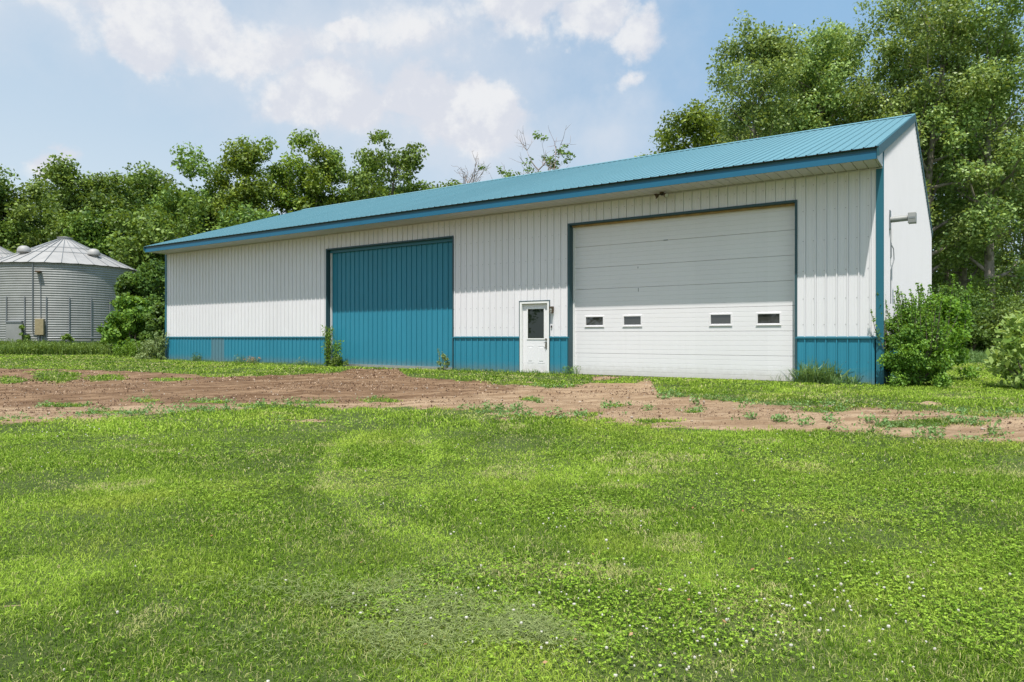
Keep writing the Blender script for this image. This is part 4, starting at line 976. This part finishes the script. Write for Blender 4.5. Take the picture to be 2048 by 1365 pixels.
def weeds():
    """leafy seedlings in the soil, the tall weeds by the bin and the fringe along the wall"""
    r = np.random.default_rng(14); VV = []; TT = []
    def plants(x, y, h, ls, k):
        z = terrain(x, y)
        for j in range(k):
            n = len(x); o = r.normal(size=(n, 3))*np.stack([h*.55, h*.45, h*.3], 1); P = np.stack([x, y, z+h*.5], 1)+o; P[:, 2] = np.maximum(P[:, 2], z+.01)
            l = ls*(.6+.8*r.random(n)); VV.append(leaf_quads(P, unit(n, r)+np.array([0, 0, .5]), norm(unit(n, r)+np.array([0, 0, .8])), l, l*.45)); TT.append(r.random(n))
    x, y = scatter(8.5, 16, 130, r); d = dirtmask(x, y); k = (r.random(len(x)) < np.exp(-np.maximum(d, 0)*1.1)*.8) & (d > -.6) & (fbm(x, y, .6, 61, 2) > .33); x = x[k]; y = y[k]
    plants(x, y, r.uniform(.03, .12, len(x)), .045, 12)
    px = np.array([1078, 973, 1000, 1035, 1298, 1215, 1395, 1160, 1125, 1390, 1330, 1560, 1500, 1740, 1560, 360, 300, 410, 520, 1870, 1990, 1660, 1610])
    py = np.array([806, 818, 820, 818, 822, 818, 824, 835, 840, 806, 800, 842, 838, 848, 845, 818, 818, 822, 812, 868, 870, 845, 850])
    p = np.array([spot(a, b) for a, b in zip(px, py)]); plants(p[:, 0], p[:, 1], np.full(len(p), .11), .055, 60)
    o = np_mesh('seedlings', np.concatenate(VV), M['reed'], np.concatenate(TT)); tag(o, 'small leafy weeds sprouting along the bare soil', 'weeds', kind='stuff')
    # tall grass in front of the bin
    n = 15000; px = r.uniform(-120, 285, n); y = r.uniform(41, 47, n); x = (px-1024)/F_PX*y; z = terrain(x, y)
    g = fbm(x, y, .5, 71, 3); V, T = blades(np.stack([x, y, z], 1), .25+g*.75*r.random(n)+.1, np.full(n, .05), r, .9)
    m_ = 9000; px = r.uniform(-120, 290, m_); y2 = r.uniform(40.8, 46.5, m_); x2 = (px-1024)/F_PX*y2; g = fbm(x2, y2, .5, 71, 3); P = np.stack([x2, y2, terrain(x2, y2)+r.random(m_)*(.2+g*.8)], 1); l = r.uniform(.07, .14, m_)
    Q = leaf_quads(P, unit(m_, r), norm(unit(m_, r)+np.array([0, -.3, .5])), l, l*.5)
    o = np_mesh('tall_weeds', np.concatenate([V, Q]), M['leaf'], np.concatenate([T, r.random(m_)])); tag(o, 'strip of tall weeds along the foot of the grain bins', 'weeds', kind='stuff')
    # fringe at the wall, the foot of the grove
    t = np.concatenate([r.uniform(0.2, 1.9, 260), r.uniform(7.95, 12.1, 500), r.uniform(18.2, 29, 1500)]); d = -r.random(len(t))**1.6*.35-.04
    x = C0[0]+Vv[0]*d+U[0]*t; y = C0[1]+Vv[1]*d+U[1]*t; n = len(x); g = fbm(x, y, 1.5, 81, 3)
    V1, T1 = blades(np.stack([x, y, terrain(x, y)], 1), .04+g*.16*r.random(n)+.02, np.full(n, .014), r, 1.0)
    n = 9000; px = r.uniform(1880, 2200, n); y = r.uniform(28.5, 33, n); x = (px-1024)/F_PX*y; g = fbm(x, y, .6, 91, 3)
    k = ~inside_shed(x, y); x = x[k]; y = y[k]; g = g[k]; n = len(x); V2, T2 = blades(np.stack([x, y, terrain(x, y)], 1), (.15+g*.8*r.random(n))*sstep(28, 31, y), np.full(n, .045), r, .9)
    o = np_mesh('rough_grass', np.concatenate([V1, V2]), M['reed'], np.concatenate([T1, T2])); tag(o, 'untrimmed grass fringe along the shed wall and grove edge', 'grass', kind='stuff')
def stones():
    r = np.random.default_rng(15); VV = []; MI = []
    for y0, y1, dn, sz in ((8.5, 13, 480, .018), (13, 19, 220, .03), (19, 29, 90, .045)):
        x, y = scatter(y0, y1, dn, r, -.8, .8); d = dirtmask(x, y); k = (d > -.3+r.random(len(x))*.5) & (r.random(len(x)) < np.clip((fbm(x*.5, y*1.6, 1.1, 19, 4)-.36)*3.5, .04, 1)); x = x[k]; y = y[k]; n = len(x); l = sz*(.4+1.2*r.random(n)**2)
        VV.append(leaf_quads(np.stack([x, y, terrain(x, y)+.012+.35*l*r.random(n)], 1), unit(n, r), norm(unit(n, r)+np.array([0, -.3, .5])), l, l*.8)); MI.append((r.random(n) < .6).astype(int))
    V = np.concatenate(VV); o = np_mesh('soil_crumbs', V, [M['crumb'], M['soil']], mi=np.concatenate(MI)); tag(o, 'loose crumbs of soil roughening the dirt track', 'soil', kind='stuff')
    x, y = scatter(8.5, 24, 60, r, -.8, .8); d = dirtmask(x, y); k = d > .4; x = x[k]; y = y[k]; n = len(x); z = terrain(x, y)
    rad = .005+.02*r.random(n)**6; V = ball_quads(np.stack([x, y, z+rad*.3], 1), rad, r)
    mi = np.tile((r.random(n) < .72).astype(int), 18); o = np_mesh('gravel', V, [M['stone'], M['soil']], r.random(len(V)), mi=mi); tag(o, 'pebbles and soil clods strewn over the dirt track', 'gravel', kind='stuff')
nq = lawn(); clover(); blooms(); weeds(); stones()
print('grass quads', nq)
# trees of the yard behind the viewer: only their mirror images show, in the door glass
for i, (x, y, h, lb) in enumerate([(-50, 1, 15, 'tree out of frame at left, mirrored dark in the walk door glass'), (-54, -9, 12, 'tree out of frame behind the viewer, mirrored in the left overhead door windows'),
                                   (-104, -80, 10, 'far tree out of frame, mirrored small in the rightmost overhead door window')]):
    tree(x, y, h, 4.6, 900+i, lb, 'yard trees mirrored in the door glass', 'leaf_dark', 'bark', .1, .95, .4, 14, 1, clr=(1.2, 2.0), per=40)
